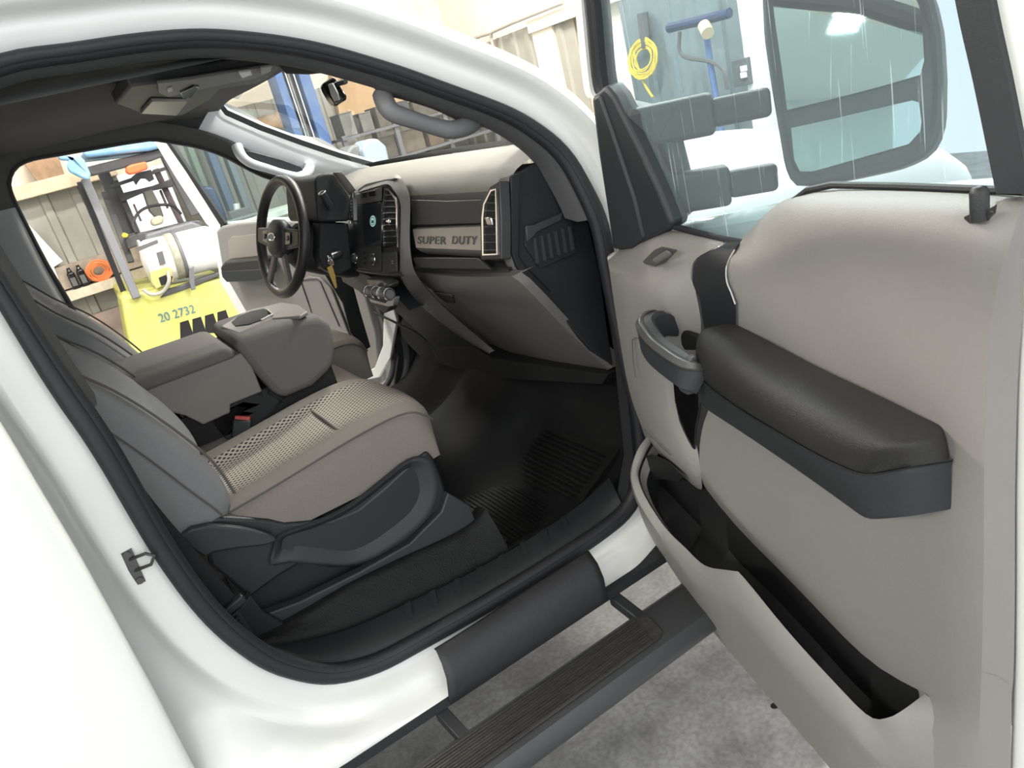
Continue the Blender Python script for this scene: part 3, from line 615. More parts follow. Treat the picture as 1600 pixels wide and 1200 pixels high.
# ---- belt buckle
bk = thing('seat_belt_buckle', 'black seat belt buckle with a red release button beside the passenger cushion', 'buckle', (0.27, 0.73, 0.72))
a = P(379, 655, Y=0.74); b = P(376, 695, Y=0.74); upv = (a - b).normalized(); rt = V(1, -0.35, 0.1).normalized(); nn = rt.cross(upv).normalized(); rt = upv.cross(nn)
mm = Mesh(); mm.box((a + b) / 2 - upv * 0.006, (0.052, (a - b).length + 0.012, 0.026), (rt, upv, nn)); mm.out('housing', blkplas, bk, bevel=0.005)
mm = Mesh(); mm.box(a + upv * 0.002 - nn * 0.004, (0.044, 0.016, 0.024), (rt, upv, nn)); mm.out('release_button', mat('buckle_red', (0.45, 0.07, 0.06), 0.45), bk, bevel=0.003)
mm = Mesh(); mm.box(b - upv * 0.05, (0.04, 0.07, 0.01), (rt, upv, nn)); mm.out('stalk', softblk, bk, bevel=0.003)
# ================================================================ CENTRE CONSOLE (folded middle seat)
cc = thing('centre_console', 'grey cloth folded centre seat armrest with cup holder between the seats', 'console', (0.3, 0.92, 0.75))
consfab = mat('console_fabric', (0.125, 0.118, 0.112), 0.9, bump=0.8, bscale=900)
def CP(x, y, Y): return P(x, y, Y=Y)
def box_px(name, near, Y0, Y1, m, par, bevel=0.012, bseg=3, sub=0):
    mm = Mesh(); mm.prism([CP(x, y, Y0) for x, y in near], V(0, Y1 - Y0, 0)); return mm.out(name, m, par, bevel=bevel, bseg=bseg)
# rear armrest pad
prof = [(-0.16, 1.01), (-0.15, 1.04), (-0.10, 1.053), (0.10, 1.056), (0.265, 1.053), (0.288, 1.045), (0.297, 1.025), (0.295, 1.010)]
mm = Mesh(); mm.prism([V(x, 0.725, z) for x, z in prof], V(0, 0.37, 0)); mm.out('armrest_pad', consfab, cc, bevel=0.014, bseg=4)
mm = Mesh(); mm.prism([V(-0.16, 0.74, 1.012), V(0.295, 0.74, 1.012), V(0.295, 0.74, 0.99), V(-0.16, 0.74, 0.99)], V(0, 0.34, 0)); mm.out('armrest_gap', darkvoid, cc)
bn = [(215, 612), (240, 603), (385, 549), (410, 612), (360, 632), (360, 645), (318, 664), (290, 650), (250, 640)]
box_px('storage_bin', bn, 0.73, 1.09, graytrim if False else mat('bin_plastic', (0.185, 0.172, 0.16), 0.6, bump=0.3, bscale=600), cc, bevel=0.005)
# front block with the cup holder
fb = [(346, 512), (352, 506), (478, 494), (500, 500), (503, 512), (499, 560), (488, 580), (440, 602), (420, 612), (411, 606), (398, 583), (372, 535)]
mm = Mesh()
pr = [(0.302, 1.058), (0.33, 1.066), (0.47, 1.062), (0.56, 1.042), (0.588, 1.012), (0.575, 0.93), (0.545, 0.875), (0.47, 0.845), (0.385, 0.845), (0.358, 0.86), (0.33, 0.94), (0.305, 1.03)]
mm.prism([V(x, 0.715, z) for x, z in pr], V(0, 0.39, 0)); mm.out('folded_backrest', consfab, cc, bevel=0.022, bseg=4)
# tray with cup holder on top
tp = [(345, 510), (358, 500), (388, 484), (412, 477), (440, 473), (452, 475), (480, 488), (470, 492), (440, 497), (400, 508), (372, 528)]
def topz(p): return p
c0 = P(404, 496, Z=1.108)
cup = Mesh(); n_ = 28
cin = []
for i in range(n_):
    a = 2 * math.pi * i / n_; cin.append(V(c0.x + 0.085 * math.cos(a), c0.y + 0.05 * math.sin(a) , 1.115))
rows = [[q.lerp(V(c0.x, c0.y, 1.115), -0.10) + V(0, 0, -0.004), q.lerp(V(c0.x, c0.y, 1.115), -0.05) + V(0, 0, 0.002), q, q.lerp(V(c0.x, c0.y, 1.06), 0.06) + V(0, 0, -0.0)] for q in cin]
mm = Mesh(); mm.prism([P(x, y, Z=1.070) for x, y in [(362, 503), (372, 494), (392, 486), (412, 482), (421, 486), (412, 498), (390, 506), (368, 509)]], V(0, 0, -0.002)); mm.out('cup_holder_well', darkvoid, cc)
tr = Mesh(); tr.prism([P(x, y, Z=1.067) for x, y in [(345, 510), (386, 485), (440, 472), (466, 476), (480, 486), (468, 493), (425, 497), (372, 520)]], V(0, 0, -0.012)); tr.out('console_tray', MATS['bin_plastic'], cc, bevel=0.004)
mm = Mesh(); mm.tube([P(408, 500, Z=1.072), P(426, 491, Z=1.072), P(418, 484, Z=1.072)], 0.003, 6); mm.out('divider', graytrim, cc)
mm = Mesh(); mm.prism([P(x, y, Y=0.735) for x, y in [(501, 508), (510, 516), (506, 540), (501, 552)]], V(0, 0.03, 0)); mm.out('hinge_cover', graytrim, cc, bevel=0.003)
# middle cushion under it
mcs = [V(-0.05, 0.72, 0.80), V(0.30, 0.72, 0.81), V(0.55, 0.72, 0.815), V(0.64, 0.72, 0.79), V(0.67, 0.72, 0.73), V(0.66, 0.72, 0.60), V(-0.05, 0.72, 0.60)]
mm = Mesh(); mm.prism([p + V(0, 0.045, 0) for p in mcs], V(0, 0.31, 0)); mm.out('middle_cushion', fabcush, cc, bevel=0.02, bseg=4)
for a_, b_ in (((395, 600), (415, 640)), ((420, 612), (455, 640))):
    mm = Mesh(); mm.tube(sm([P(a_[0], a_[1], Y=0.74), P((a_[0] + b_[0]) / 2 + 5, (a_[1] + b_[1]) / 2, Y=0.75), P(*b_, Y=0.765)], 4), 0.006, 8); mm.out('latch_cable', softblk, cc)
mm = Mesh(); mm.prism([P(x, y, Y=0.745) for x, y in [(362, 630), (408, 608), (436, 612), (452, 606), (458, 612), (400, 668), (380, 700), (345, 680), (330, 660)]], V(0, 0.02, 0)); mm.out('console_bracket', softblk, cc, bevel=0.003)
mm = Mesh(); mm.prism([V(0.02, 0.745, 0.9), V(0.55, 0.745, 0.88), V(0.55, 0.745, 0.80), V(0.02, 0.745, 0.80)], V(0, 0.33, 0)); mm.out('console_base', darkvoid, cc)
# ================================================================ DASHBOARD
dash = thing('dashboard', 'grey and black dashboard running across the cab to the open passenger door', 'dashboard', (1.0, 0.5, 1.0))
nrD = V(-1, 0, 0.33).normalized(); ptD = V(0.97, 0, 1.30)
def PD(x, y, off=0.0): return PLN(x, y, ptD, nrD, off)
def XD(z): return 0.97 - 0.33 * (1.30 - z)
prof = [(1.27, 1.36), (1.20, 1.373), (1.12, 1.362), (1.05, 1.347), (1.015, 1.336), (0.992, 1.318), (0.975, 1.292), (0.965, 1.265), (0.955, 1.225), (0.975, 1.214), (0.975, 1.205)]
ys = [0.155, 0.165, 0.25, 0.4, 0.6, 0.8, 0.92, 1.1, 1.3, 1.5, 1.67, 1.685]
rows = []
for y in ys:
    t = 1 - ((y - YC) / 0.77) ** 2
    rows.append([V(x + (0.03 * t if x > 1.1 else 0), y, z - (0.004 if k in (0, 11) else 0)) for k, (x, z) in enumerate(prof)] )
vv = [q for r in rows for q in r]; ff = gridfaces(len(rows), len(rows[0])); ix = [1 if sum(vv[i].z for i in a) / 4 < 1.29 and sum(vv[i].x for i in a) / 4 < 1.1 else 0 for a in ff]  # black on the lower front faces stands in for shading under the pad
obj('dash_pad', vv, ff, dashtop, dash, mats=[dashblk], idx=ix, smooth=50, sub=1)
# upper face below the pad
upf = [(0.992, 1.318), (0.975, 1.292), (0.965, 1.265), (0.955, 1.225), (0.975, 1.214)]
rows = [[V(x - 0.004, y, z) for x, z in upf] for y in (0.17, 0.3, 0.45, 0.62, 0.64)]
lowp = [(0.985, 1.215), (0.955, 1.21), (0.955, 1.11), (0.93, 1.10), (0.918, 1.075), (0.925, 1.055), (0.96, 1.05), (1.05, 0.95), (1.3, 0.95)]
rows = [[V(x, y, z) for x, z in lowp] for y in (0.165, 0.3, 0.5, 0.7, 1.1, 1.5, 1.68)]
grid('dash_lower_face', rows, dashblk, dash, smooth=30)
A = [PD(640, 302, 0.006), PD(641, 330, 0.006), PD(641, 352, 0.004)]; 
mm = Mesh(); q = [PD(644, 312, .002), PD(700, 314, .002), PD(754, 312, .002), PD(752, 349, 0.004), PD(700, 350, 0.004), PD(645, 352, 0.004)]
mm.prism(q, nrD * 0.004); mm.out('upper_bin_door', dashblk, dash, bevel=0.003)
# silver band with the raised wording
tl, tr_, br_, bl = PD(645, 360, 0.012), PD(753, 356, 0.012), PD(752, 391, 0.018), PD(650, 387, 0.018)
rows = []
for j in range(13):
    s = j / 12; a = tl.lerp(tr_, s); b = bl.lerp(br_, s); up = (a - b)
    rows.append([a + V(0.02, 0, 0.004), a + V(0.002, 0, 0.003), a, b, b + V(0.004, 0, -0.006), b + V(0.012, 0, -0.016), b + V(0.03, 0, -0.03)])
grid('silver_band', rows, silver, dash, smooth=50)
sb = text('band_lettering', 'SUPER', PD(674, 376, 0.0165), (bl - br_) * -1 , (tl - bl), 0.032, mat('letter_grey', (0.09, 0.085, 0.08), 0.5), dash, depth=0.0016, spacing=1.12, fit=(PD(653, 377, .016) - PD(697, 377, .016)).length)
sb = text('band_lettering', 'DUTY', PD(725, 376, 0.0165), (bl - br_) * -1, (tl - bl), 0.032, MATS['letter_grey'], dash, depth=0.0016, spacing=1.12, fit=(PD(706, 377, .016) - PD(744, 377, .016)).length)
mm = Mesh(); mm.prism([PD(650, 402, 0.004), PD(752, 403, 0.004), PD(768, 416, 0.0), PD(770, 421, 0.0), PD(656, 419, 0.0)], nrD * 0.012); mm.out('lower_trim_strip', dashblk, dash, bevel=0.003)
# glove box
def XG(z): return 0.925 + max(0, 1.06 - z) * 0.72
def PG(x, y, off=0.0):
    return PLN(x, y, V(0.925, 0, 1.06), V(-1, 0, -0.72), off)
gbx = thing('glove_box', 'grey glove box under the silver dashboard band', 'glove box', (1.0, 0.4, 0.9))
Lq = [(650, 424), (648, 432), (655, 448), (676, 472), (705, 500), (735, 525), (765, 546)]; Rq = [(800, 432), (812, 440), (840, 468), (870, 500), (905, 535), (935, 566), (948, 578)]
A = resample([PG(x, y) for x, y in Lq], 20); Bq = resample([PG(x, y) for x, y in Rq], 20)
rows = []
for i, (a, b) in enumerate(zip(A, Bq)):
    bul = 0.012 * math.sin(math.pi * min(1, i / 6))
    rows.append([a + V(0.03, 0, 0), a] + [a.lerp(b, k / 6) + V(-0.012, 0, -0.004) * math.sin(math.pi * k / 6) + V(-bul, 0, 0) for k in range(1, 6)] + [b, b + V(0.03, 0, 0)])
rows = [[p + V(0.04, 0, 0.004) for p in rows[0]]] + rows + [[p + V(0.06, 0, 0.01) for p in rows[-1]]]
gmat = mat('glovebox_grey', (0.155, 0.145, 0.137), 0.5, bump=0.3, bscale=600)
grid('door_panel', rows, gmat, gbx, smooth=60)
mm = Mesh(); mm.prism([PG(x, y, 0.016) for x, y in [(678, 457), (706, 461), (709, 474), (694, 472)]], V(0.01, 0, 0)); mm.out('latch_recess', mat('latch_dark', (0.07, 0.065, 0.06), 0.5), gbx)
mm = Mesh(); mm.prism([PG(x, y, 0.018) for x, y in [(677, 456), (707, 460), (707, 463), (678, 459)]], V(0.01, 0, 0)); mm.out('latch_handle', gmat, gbx, bevel=0.001)
# blade trim: outer end of the dash, following the vent and glove box
Lq = [(781, 280), (782, 300), (782, 340), (783, 380), (785, 400), (795, 420), (806, 436), (830, 460), (870, 502), (905, 538), (948, 578)]
Rq = [(797, 274), (798, 300), (798, 340), (799, 375), (800, 395), (808, 414), (820, 431), (845, 455), (885, 500), (925, 545), (957, 574)]
A = resample([P(x, y, Y=0.185) for x, y in Lq], 40); Bq = resample([P(x, y, Y=0.150) for x, y in Rq], 40)
rows = [[a + V(0.05, 0.012, 0), a + V(0.002, 0.006, 0), a, a.lerp(b, .5) + V(-0.004, -0.002, 0), b, b + V(0.006, -0.001, 0), b + V(0.05, 0.0, 0)] for a, b in zip(A, Bq)]
grid('end_blade', rows, gmat, dash, smooth=50)
# dash end panel facing the door opening
ep = [(798, 276), (853, 246), (872, 262), (895, 290), (920, 350), (938, 430), (950, 520), (958, 572), (925, 548), (885, 503), (845, 458), (820, 434), (808, 416), (800, 395)]
mm = Mesh(); mm.prism([P(x, y, Y=0.145) for x, y in ep], V(0, 0.02, 0)); mm.out('end_panel', softblk, dash, bevel=0.003)
mm = Mesh(); mm.tube([P(x, y, Y=0.142) for x, y in [(815, 274), (813, 300), (812, 400), (820, 414), (860, 455)]], 0.002, 6); mm.out('panel_gap', darkvoid, dash)
fz = [(822, 352), (832, 352), (880, 331), (893, 335), (902, 395), (845, 420), (820, 384)]
mm = Mesh(); mm.prism([P(x, y, Y=0.138) for x, y in fz], V(0, 0.012, 0)); gv = mm.out('fuse_cover', mat('fuse_cover_black', (0.012, 0.013, 0.015), 0.7), dash, bevel=0.002)
mm = Mesh(); mm.prism([P(x, y, Y=0.130) for x, y in [(822, 353), (833, 352), (880, 332), (876, 345), (840, 362), (834, 370), (824, 378)]], V(0, 0.01, 0)); mm.out('cover_flange', mat('flange_black', (0.04, 0.042, 0.046), 0.45), gv, bevel=0.002)
for k in range(6):
    x0 = 834 + k * 11; mm = Mesh(); mm.prism([P(x0, 372 - k * 3.5, Y=0.132), P(x0 + 3, 371 - k * 3.5, Y=0.132), P(x0 + 9, 411 - k * 4.2, Y=0.132), P(x0 + 5, 412 - k * 4.2, Y=0.132)], V(0, 0.01, 0)); mm.out('slat', MATS['flange_black'], gv)
# ---- air vents
def vent(parent, frame, inner, pf, nslat, off, name='air_vent', clipw=0.5):
    o = [pf(x, y, off) for x, y in frame]; i_ = [pf(x, y, off) for x, y in inner]
    n_ = nrD
    rows = []
    for a, b in zip(o, i_): c_ = a.lerp(b, 0.25); rows.append([c_ - n_ * 0.004, c_, c_ + n_ * 0.003, b + n_ * 0.003, b - n_ * 0.002])
    fr_ = grid(name, rows, chrome, parent, cr=True, smooth=20)
    mm = Mesh(); mm.prism([p - n_ * 0.0045 for p in i_], -n_ * 0.004); mm.out('vent_back', darkvoid, fr_)
    top = min(y for x, y in inner); bot = max(y for x, y in inner)
    for k in range(nslat):
        y = top + 8 + (bot - top - 14) * k / (nslat - 1)
        xs_ = []
        m_ = len(inner)
        for q in range(m_):
            (x1, y1), (x2, y2) = inner[q], inner[(q + 1) % m_]
            if (y1 - y) * (y2 - y) < 0: xs_.append(x1 + (x2 - x1) * (y - y1) / (y2 - y1))
        if len(xs_) < 2: continue
        a = pf(min(xs_), y, off - 0.0035); b = pf(max(xs_), y, off - 0.0035)
        mm = Mesh(); mm.prism([a, b, b + n_ * 0.003 + V(0, 0, -0.002), a + n_ * 0.003 + V(0, 0, -0.002)], V(0, 0, 0.0022)); mm.out('vent_slat', mat('vent_slat_black', (0.02, 0.021, 0.023), 0.35) if 'vent_slat_black' not in MATS else MATS['vent_slat_black'], fr_)
    return fr_
frame = [(777, 294), (767, 296), (756, 318), (753, 340), (754, 400), (780, 399), (779, 345)]
inner = [(775, 297), (769, 299), (758.5, 320), (756.5, 340), (757, 397), (777, 396), (776, 345)]
vf = vent(dash, frame, inner, lambda x, y, o: PD(x, y, o), 8, 0.028)
mm = Mesh(); mm.prism([PD(x, y, 0.022) for x, y in [(780, 282), (766, 290), (752, 316), (750, 342), (751, 406), (783, 405), (783, 345)]], -nrD * 0.03); mm.out('vent_housing', dashblk, dash, bevel=0.003)
mm = Mesh(); mm.box(PD(766, 346, 0.03), (0.012, 0.03, 0.022), (nrD, V(0, 1, 0), V(0, 0, 1))); mm.out('vent_tab', chrome, dash, bevel=0.004)
# ================================================================ CENTRE STACK
cs = thing('centre_stack', 'black and grey centre stack with touch screen, knobs and tall air vent', 'centre stack', (0.9, 0.8, 1.1))
nrK = V(-1, 0, 0.36).normalized(); ptK = V(0.945, 0, 1.33)
def PK(x, y, off=0.0): return PLN(x, y, ptK, nrK, off)
face = [(556, 302), (600, 289), (610, 288), (624, 306), (627, 330), (627, 392), (628, 432), (598, 432), (556, 424), (552, 400), (551, 330)]
mm = Mesh(); mm.prism([PK(x, y) for x, y in face], -nrK * 0.035); mm.out('stack_body', blkplas, cs, bevel=0.006, bseg=3)
# grey surround blade from the stack top round the right side and down to the glove box
Ro = [(586, 284), (604, 277), (622, 274), (632, 286), (640, 304), (641, 330), (640, 370), (643, 405), (651, 430), (676, 462), (710, 495), (745, 525), (772, 548)]
Ri = [(560, 300), (590, 291), (607, 288), (620, 304), (626, 320), (626, 345), (625, 385), (625, 410), (627, 436), (655, 475), (690, 505), (728, 532), (765, 553)]
def PKb(x, y, off): 
    return PK(x, y, off) if y < 430 else P(x, y, X=PK(640, 430, off).x + max(0, y - 430) * 0.0021)
A = resample(sm([PKb(x, y, -0.02) for x, y in Ro], 3), 50); Bq = resample(sm([PKb(x, y, 0.006) for x, y in Ri], 3), 50)
rows = [[a + V(0.015, 0.04, 0), a, a.lerp(b, .5) - nrK * -0.006, b, b + V(0.004, 0.008, 0), b + V(0.03, 0.01, 0)] for a, b in zip(A, Bq)]
grid('stack_surround', rows, gmat, cs, smooth=60)
mm = Mesh(); mm.prism([PK(x, y, 0.0) for x, y in [(559, 295), (572, 286), (604, 279), (616, 278), (606, 288), (600, 293), (560, 303)]], -nrK * 0.03); mm.out('top_cap', dashtop, cs, bevel=0.003)
# side wall under the blade (black, toward the tunnel)
Ld = [(628, 430), (600, 432), (612, 470), (650, 505), (700, 535), (760, 552)]
lw = [(598, 432), (628, 432), (655, 474), (690, 504), (728, 532), (770, 556), (800, 575), (770, 562), (700, 548), (660, 525), (622, 490), (600, 470)]
mm = Mesh(); mm.prism([P(x, y, X=0.915 + max(0, y - 430) * 0.0021) for x, y in lw], V(0.03, 0, 0)); mm.out('stack_lower_side', softblk, cs, bevel=0.004)
# top button strip, bezel and screen
mm = Mesh(); mm.prism([PK(x, y, 0.004) for x, y in [(558, 304), (597, 292), (597, 314), (559, 320)]], nrK * 0.003); mm.out('switch_strip', mat('strip_grey', (0.10, 0.095, 0.09), 0.45), cs, bevel=0.002)
for x0 in (564, 577):
    mm = Mesh(); mm.prism([PK(x, y, 0.007) for x, y in [(x0, 302 - (x0 - 564) * .2), (x0 + 10, 300 - (x0 - 564) * .2), (x0 + 10, 308 - (x0 - 564) * .2), (x0, 310 - (x0 - 564) * .2)]], nrK * 0.003); mm.out('push_button', gloss, cs, bevel=0.001)
sc_ = [(566, 319), (594, 317), (594, 376), (571, 384), (568, 350)]
mm = Mesh(); mm.prism([PK(x, y, 0.002) for x, y in [(559, 321), (597, 316), (597, 382), (566, 388), (560, 384)]], nrK * 0.003); mm.out('screen_bezel', dashblk, cs, bevel=0.002)
mm = Mesh(); mm.prism([PK(x, y, 0.005) for x, y in sc_], nrK * 0.002); scr = mm.out('touch_screen', mat('screen_glass', (0.012, 0.016, 0.022), 0.35, spec=0.25), cs)
c = PK(582.5, 345.5, 0.008); ud = (PK(582, 335, .008) - PK(582, 355, .008)).normalized(); rd = nrK.cross(ud)
mm = Mesh(); ring = [c + rd * 0.026 * math.cos(a) + ud * 0.0185 * math.sin(a) for a in [2 * math.pi * i / 32 for i in range(32)]]
mm.prism(ring, nrK * 0.0006); mm.out('screen_emblem', mat('emblem_lit', (0.3, 0.45, 0.42), 0.5, emit=(0.35, 0.55, 0.50), estr=0.55), scr, smooth=0)
mm = Mesh(); rg2 = [c + nrK * .0008 + rd * 0.018 * math.cos(a) + ud * 0.013 * math.sin(a) for a in [2 * math.pi * i / 32 for i in range(32)]]; mm.tube(rg2, 0.0012, 6, True); 
mm.box(c + nrK * .001 - ud * 0.002, (0.001, 0.018, 0.009), (nrK, rd, ud)); mm.out('emblem_symbol', mat('emblem_dark', (0.03, 0.12, 0.13), 0.5), scr)
frame = [(602, 293), (609, 294), (620, 308), (623, 320), (623, 387), (598, 388), (596, 330)]
inner = [(603, 297), (607.5, 298), (617.5, 311), (620, 322), (620, 384), (600, 385), (599, 330)]
vf2 = vent(cs, frame, inner, lambda x, y, o: PK(x, y, o), 9, 0.008)
mm = Mesh(); mm.box(PK(608, 346, 0.012), (0.012, 0.034, 0.012), (nrK, V(0, 1, 0), ud)); mm.out('vent_tab', chrome, cs, bevel=0.004)
# left narrow vent
frame = [(549, 300), (553, 298), (554, 345), (549, 347), (546, 330), (546, 312)]
inner = [(549.5, 303), (552, 301), (552.5, 342), (549.5, 344), (547.5, 329), (547.5, 313)]
vent(cs, frame, inner, lambda x, y, o: PK(x, y, o), 7, 0.004)
mm = Mesh(); mm.box(PK(547.5, 348, 0.008), (0.01, 0.01, 0.012), (nrK, V(0, 1, 0), ud)); mm.out('chrome_tip', chrome, cs, bevel=0.003)
# audio panel with knobs
mm = Mesh(); mm.prism([PK(x, y, 0.004) for x, y in [(558, 389), (596, 383), (597, 424), (560, 420)]], nrK * 0.004); mm.out('audio_panel', dashblk, cs, bevel=0.002)
for x, y, r in ((557.5, 403, 0.017), (585, 405, 0.018), (541, 400, 0.012)):
    kn = Mesh(); c = PK(x, y, 0.006); kn.lathe(c, nrK, [(r, 0), (r, 0.008), (r * 0.92, 0.012), (r * 0.9, 0.018), (r * 0.8, 0.020), (0.001, 0.021)], 24)
    k_ = kn.out('rotary_knob', dashblk, cs, smooth=30)
    kn = Mesh(); rg = [c + nrK * 0.006 + (rd * math.cos(a) + ud * math.sin(a)) * (r + 0.001) for a in [2 * math.pi * i / 24 for i in range(24)]]; kn.tube(rg, 0.002, 6, True); kn.out('knob_ring', chrome, k_)
mm = Mesh()
for k in range(3): mm.box(PK(571, 396 + k * 8, 0.009), (0.003, 0.02, 0.008), (nrK, rd, ud))
mm.out('small_buttons', gloss, cs, bevel=0.001)
mm = Mesh(); mm.prism([PK(x, y, 0.006) for x, y in [(599, 395), (622, 393), (623, 425), (601, 427)]], nrK * 0.008); sk = mm.out('socket_cover', mat('socket_dark', (0.03, 0.033, 0.035), 0.5), cs, bevel=0.003)
mm = Mesh()
for k in range(2): mm.box(PK(613, 408 + k * 3.4, 0.016), (0.001, 0.011, 0.002), (nrK, rd, ud))
mm.out('socket_mark', mat('mark_white', (0.55, 0.55, 0.55), 0.6), sk)
# lower drive selector with metal frame
def PX(x, y, X): return P(x, y, X=X)
mm = Mesh(); mm.prism([PX(x, y, 0.89) for x, y in [(575, 430), (598, 440), (618, 462), (640, 486), (600, 470), (560, 440), (540, 425), (548, 418)]], V(0.07, 0, 0)); mm.out('selector_shelf', charplas, cs, bevel=0.003)
mm = Mesh(); mm.prism([PX(x, y, 0.81) for x, y in [(577, 467), (602, 474), (610, 466), (616, 466), (614, 478), (606, 479), (579, 472)]], V(0.02, 0, 0)); mm.out('selector_frame', mat('light_metal', (0.6, 0.6, 0.6), 0.35, metal=0.5), cs, bevel=0.001)
ka = PX(577, 455, 0.805); kb = PX(610, 460, 0.805); axk = (kb - ka)
kn = Mesh(); kn.lathe(ka, axk, [(0.006, 0), (0.016, 0.002), (0.018, axk.length * .15), (0.018, axk.length * .3), (0.014, axk.length * .33), (0.016, axk.length * .6), (0.019, axk.length * .64), (0.019, axk.length * .9), (0.014, axk.length)], 20)
kk = kn.out('selector_knob', mat('knob_grey', (0.13, 0.13, 0.13), 0.4), cs, smooth=40)
for s in (0.0, 0.35, 0.62, 0.95):
    q = Mesh(); axn = axk.normalized(); u_ = axn.orthogonal().normalized(); w2 = axn.cross(u_); c = ka + axk * s; q.tube([c + (u_ * math.cos(a) + w2 * math.sin(a)) * 0.0195 for a in [2 * math.pi * i / 24 for i in range(24)]], 0.0018, 6, True); q.out('knob_ring', chrome, kk)
mm = Mesh(); mm.prism([PX(x, y, 0.83) for x, y in [(572, 436), (596, 438), (608, 446), (606, 452), (576, 446)]], V(0.04, 0, 0)); mm.out('selector_bezel', mat('bezel_mid', (0.16, 0.16, 0.155), 0.35, metal=0.4), cs, bevel=0.003)
# ---- lower steering trim & knee panel beside stack
kp_ = Mesh(); kp_.prism([PX(x, y, 0.90) for x, y in [(530, 420), (560, 425), (612, 476), (600, 490), (560, 455), (535, 440)]], V(0.05, 0, 0)); kp_.out('knee_trim', mat('knee_grey', (0.10, 0.095, 0.09), 0.55), dash, bevel=0.003)
# ================================================================ INSTRUMENT CLUSTER AND COLUMN
ic = thing('instrument_cluster', 'black hooded instrument cluster beyond the centre stack', 'instrument cluster', (0.95, 1.2, 1.2))
hd = [(492, 281), (496, 275), (505, 271), (520, 270), (524, 272), (545, 303), (549, 316), (546, 345), (540, 346), (500, 347), (496, 340), (493, 300)]
mm = Mesh(); mm.prism([P(x, y, Y=1.12) for x, y in hd], V(0, 0.38, 0)); mm.out('cluster_hood', softblk, ic, bevel=0.008, bseg=3)
A = [P(x, y, Y=1.115) for x, y in [(520, 270), (536, 292), (546, 305)]]; Bq = [P(x, y, Y=1.10) for x, y in [(534, 268), (551, 290), (556, 297)]]
ruled('hood_side', A, Bq, dashtop, ic, n=8, smooth=40, solid=0.004)
mm = Mesh(); a = P(503, 301, Y=1.10); b = P(517, 325, Y=1.11); mm.tube([b, a], 0.013, 16); mm.out('column_stalk', blkplas, ic)
q = Mesh(); axn = (a - b).normalized(); u_ = axn.orthogonal().normalized(); w2 = axn.cross(u_); q.tube([a + (u_ * math.cos(t) + w2 * math.sin(t)) * 0.013 for t in [2 * math.pi * i / 24 for i in range(24)]], 0.0022, 6, True); q.out('stalk_ring', MATS['light_metal'], ic)
colm = thing('steering_column', 'black plastic steering column shroud behind the wheel', 'steering column', (0.8, 1.3, 1.1))
wc = P(440, 371, Y=1.31)       # wheel centre
wt, wb = P(440, 279, Y=1.31), P(440, 462, Y=1.31)
upw = (wt - wb).normalized(); wn = V(0, 1, 0).cross(upw).normalized()   # points to the driver
if wn.x > 0: wn = -wn
rows = []
for s, r, h in ((0.03, 0.055, 0.06), (0.06, 0.075, 0.085), (0.14, 0.085, 0.10), (0.24, 0.09, 0.11), (0.32, 0.085, 0.10)):
    c = wc - wn * s - upw * 0.03; rows.append([c + V(0, 1, 0) * r * math.copysign(abs(math.cos(a)) ** .6, math.cos(a)) + upw * h * math.copysign(abs(math.sin(a)) ** .6, math.sin(a)) for a in [2 * math.pi * i / 24 for i in range(24)]])
grid('column_shroud', rows, softblk, colm, cc=True, caps=True, smooth=50)
mm = Mesh(); mm.prism([P(x, y, Y=1.16) for x, y in [(500, 346), (545, 348), (552, 420), (530, 432), (505, 420), (498, 400)]], V(0, 0.10, 0)); mm.out('ignition_panel', softblk, colm, bevel=0.008)
ig = Mesh(); c = P(519, 400, Y=1.15); ig.cyl(c + V(0.03, 0, -0.0), c + V(-0.01, -0.01, 0), 0.016, 20); ig.out('ignition_lock', mat('lock_metal', (0.25, 0.25, 0.25), 0.3, metal=0.9), colm, bevel=0.002)
keys = thing('key_ring', 'keys with a brass tag hanging from the ignition', 'keys', (c.x, c.y, c.z - 0.1))
kx = Mesh(); kx.tube([c + V(-0.012, -0.015, 0.0), c + V(-0.02, -0.018, -0.005)], 0.005, 8); kx.box(c + V(-0.022, -0.02, 0.0), (0.006, 0.02, 0.024)); kx.out('ignition_key', chrome, keys, bevel=0.002)
a, b = P(517, 412, Y=1.13), P(523, 448, Y=1.13)
kx = Mesh(); kx.tube([a + V(0.008 * math.cos(t), 0, 0.010 * math.sin(t) + 0.008) for t in [2 * math.pi * i / 20 for i in range(20)]], 0.0015, 6, True); kx.out('split_ring', chrome, keys)
kx = Mesh(); kx.prism([P(x, y, Y=1.13) for x, y in [(511, 418), (519, 414), (524, 430), (527, 449), (524, 451), (516, 432)]], V(0, 0.003, 0)); kx.out('key_tag', mat('tag_yellow', (0.50, 0.33, 0.08), 0.5), keys, bevel=0.001)
kx = Mesh(); kx.prism([P(x, y, Y=1.135) for x, y in [(514, 406), (520, 403), (522, 414), (517, 416)]], V(0, 0.002, 0)); kx.out('door_key', mat('key_brass', (0.55, 0.4, 0.25), 0.3, metal=0.9), keys)
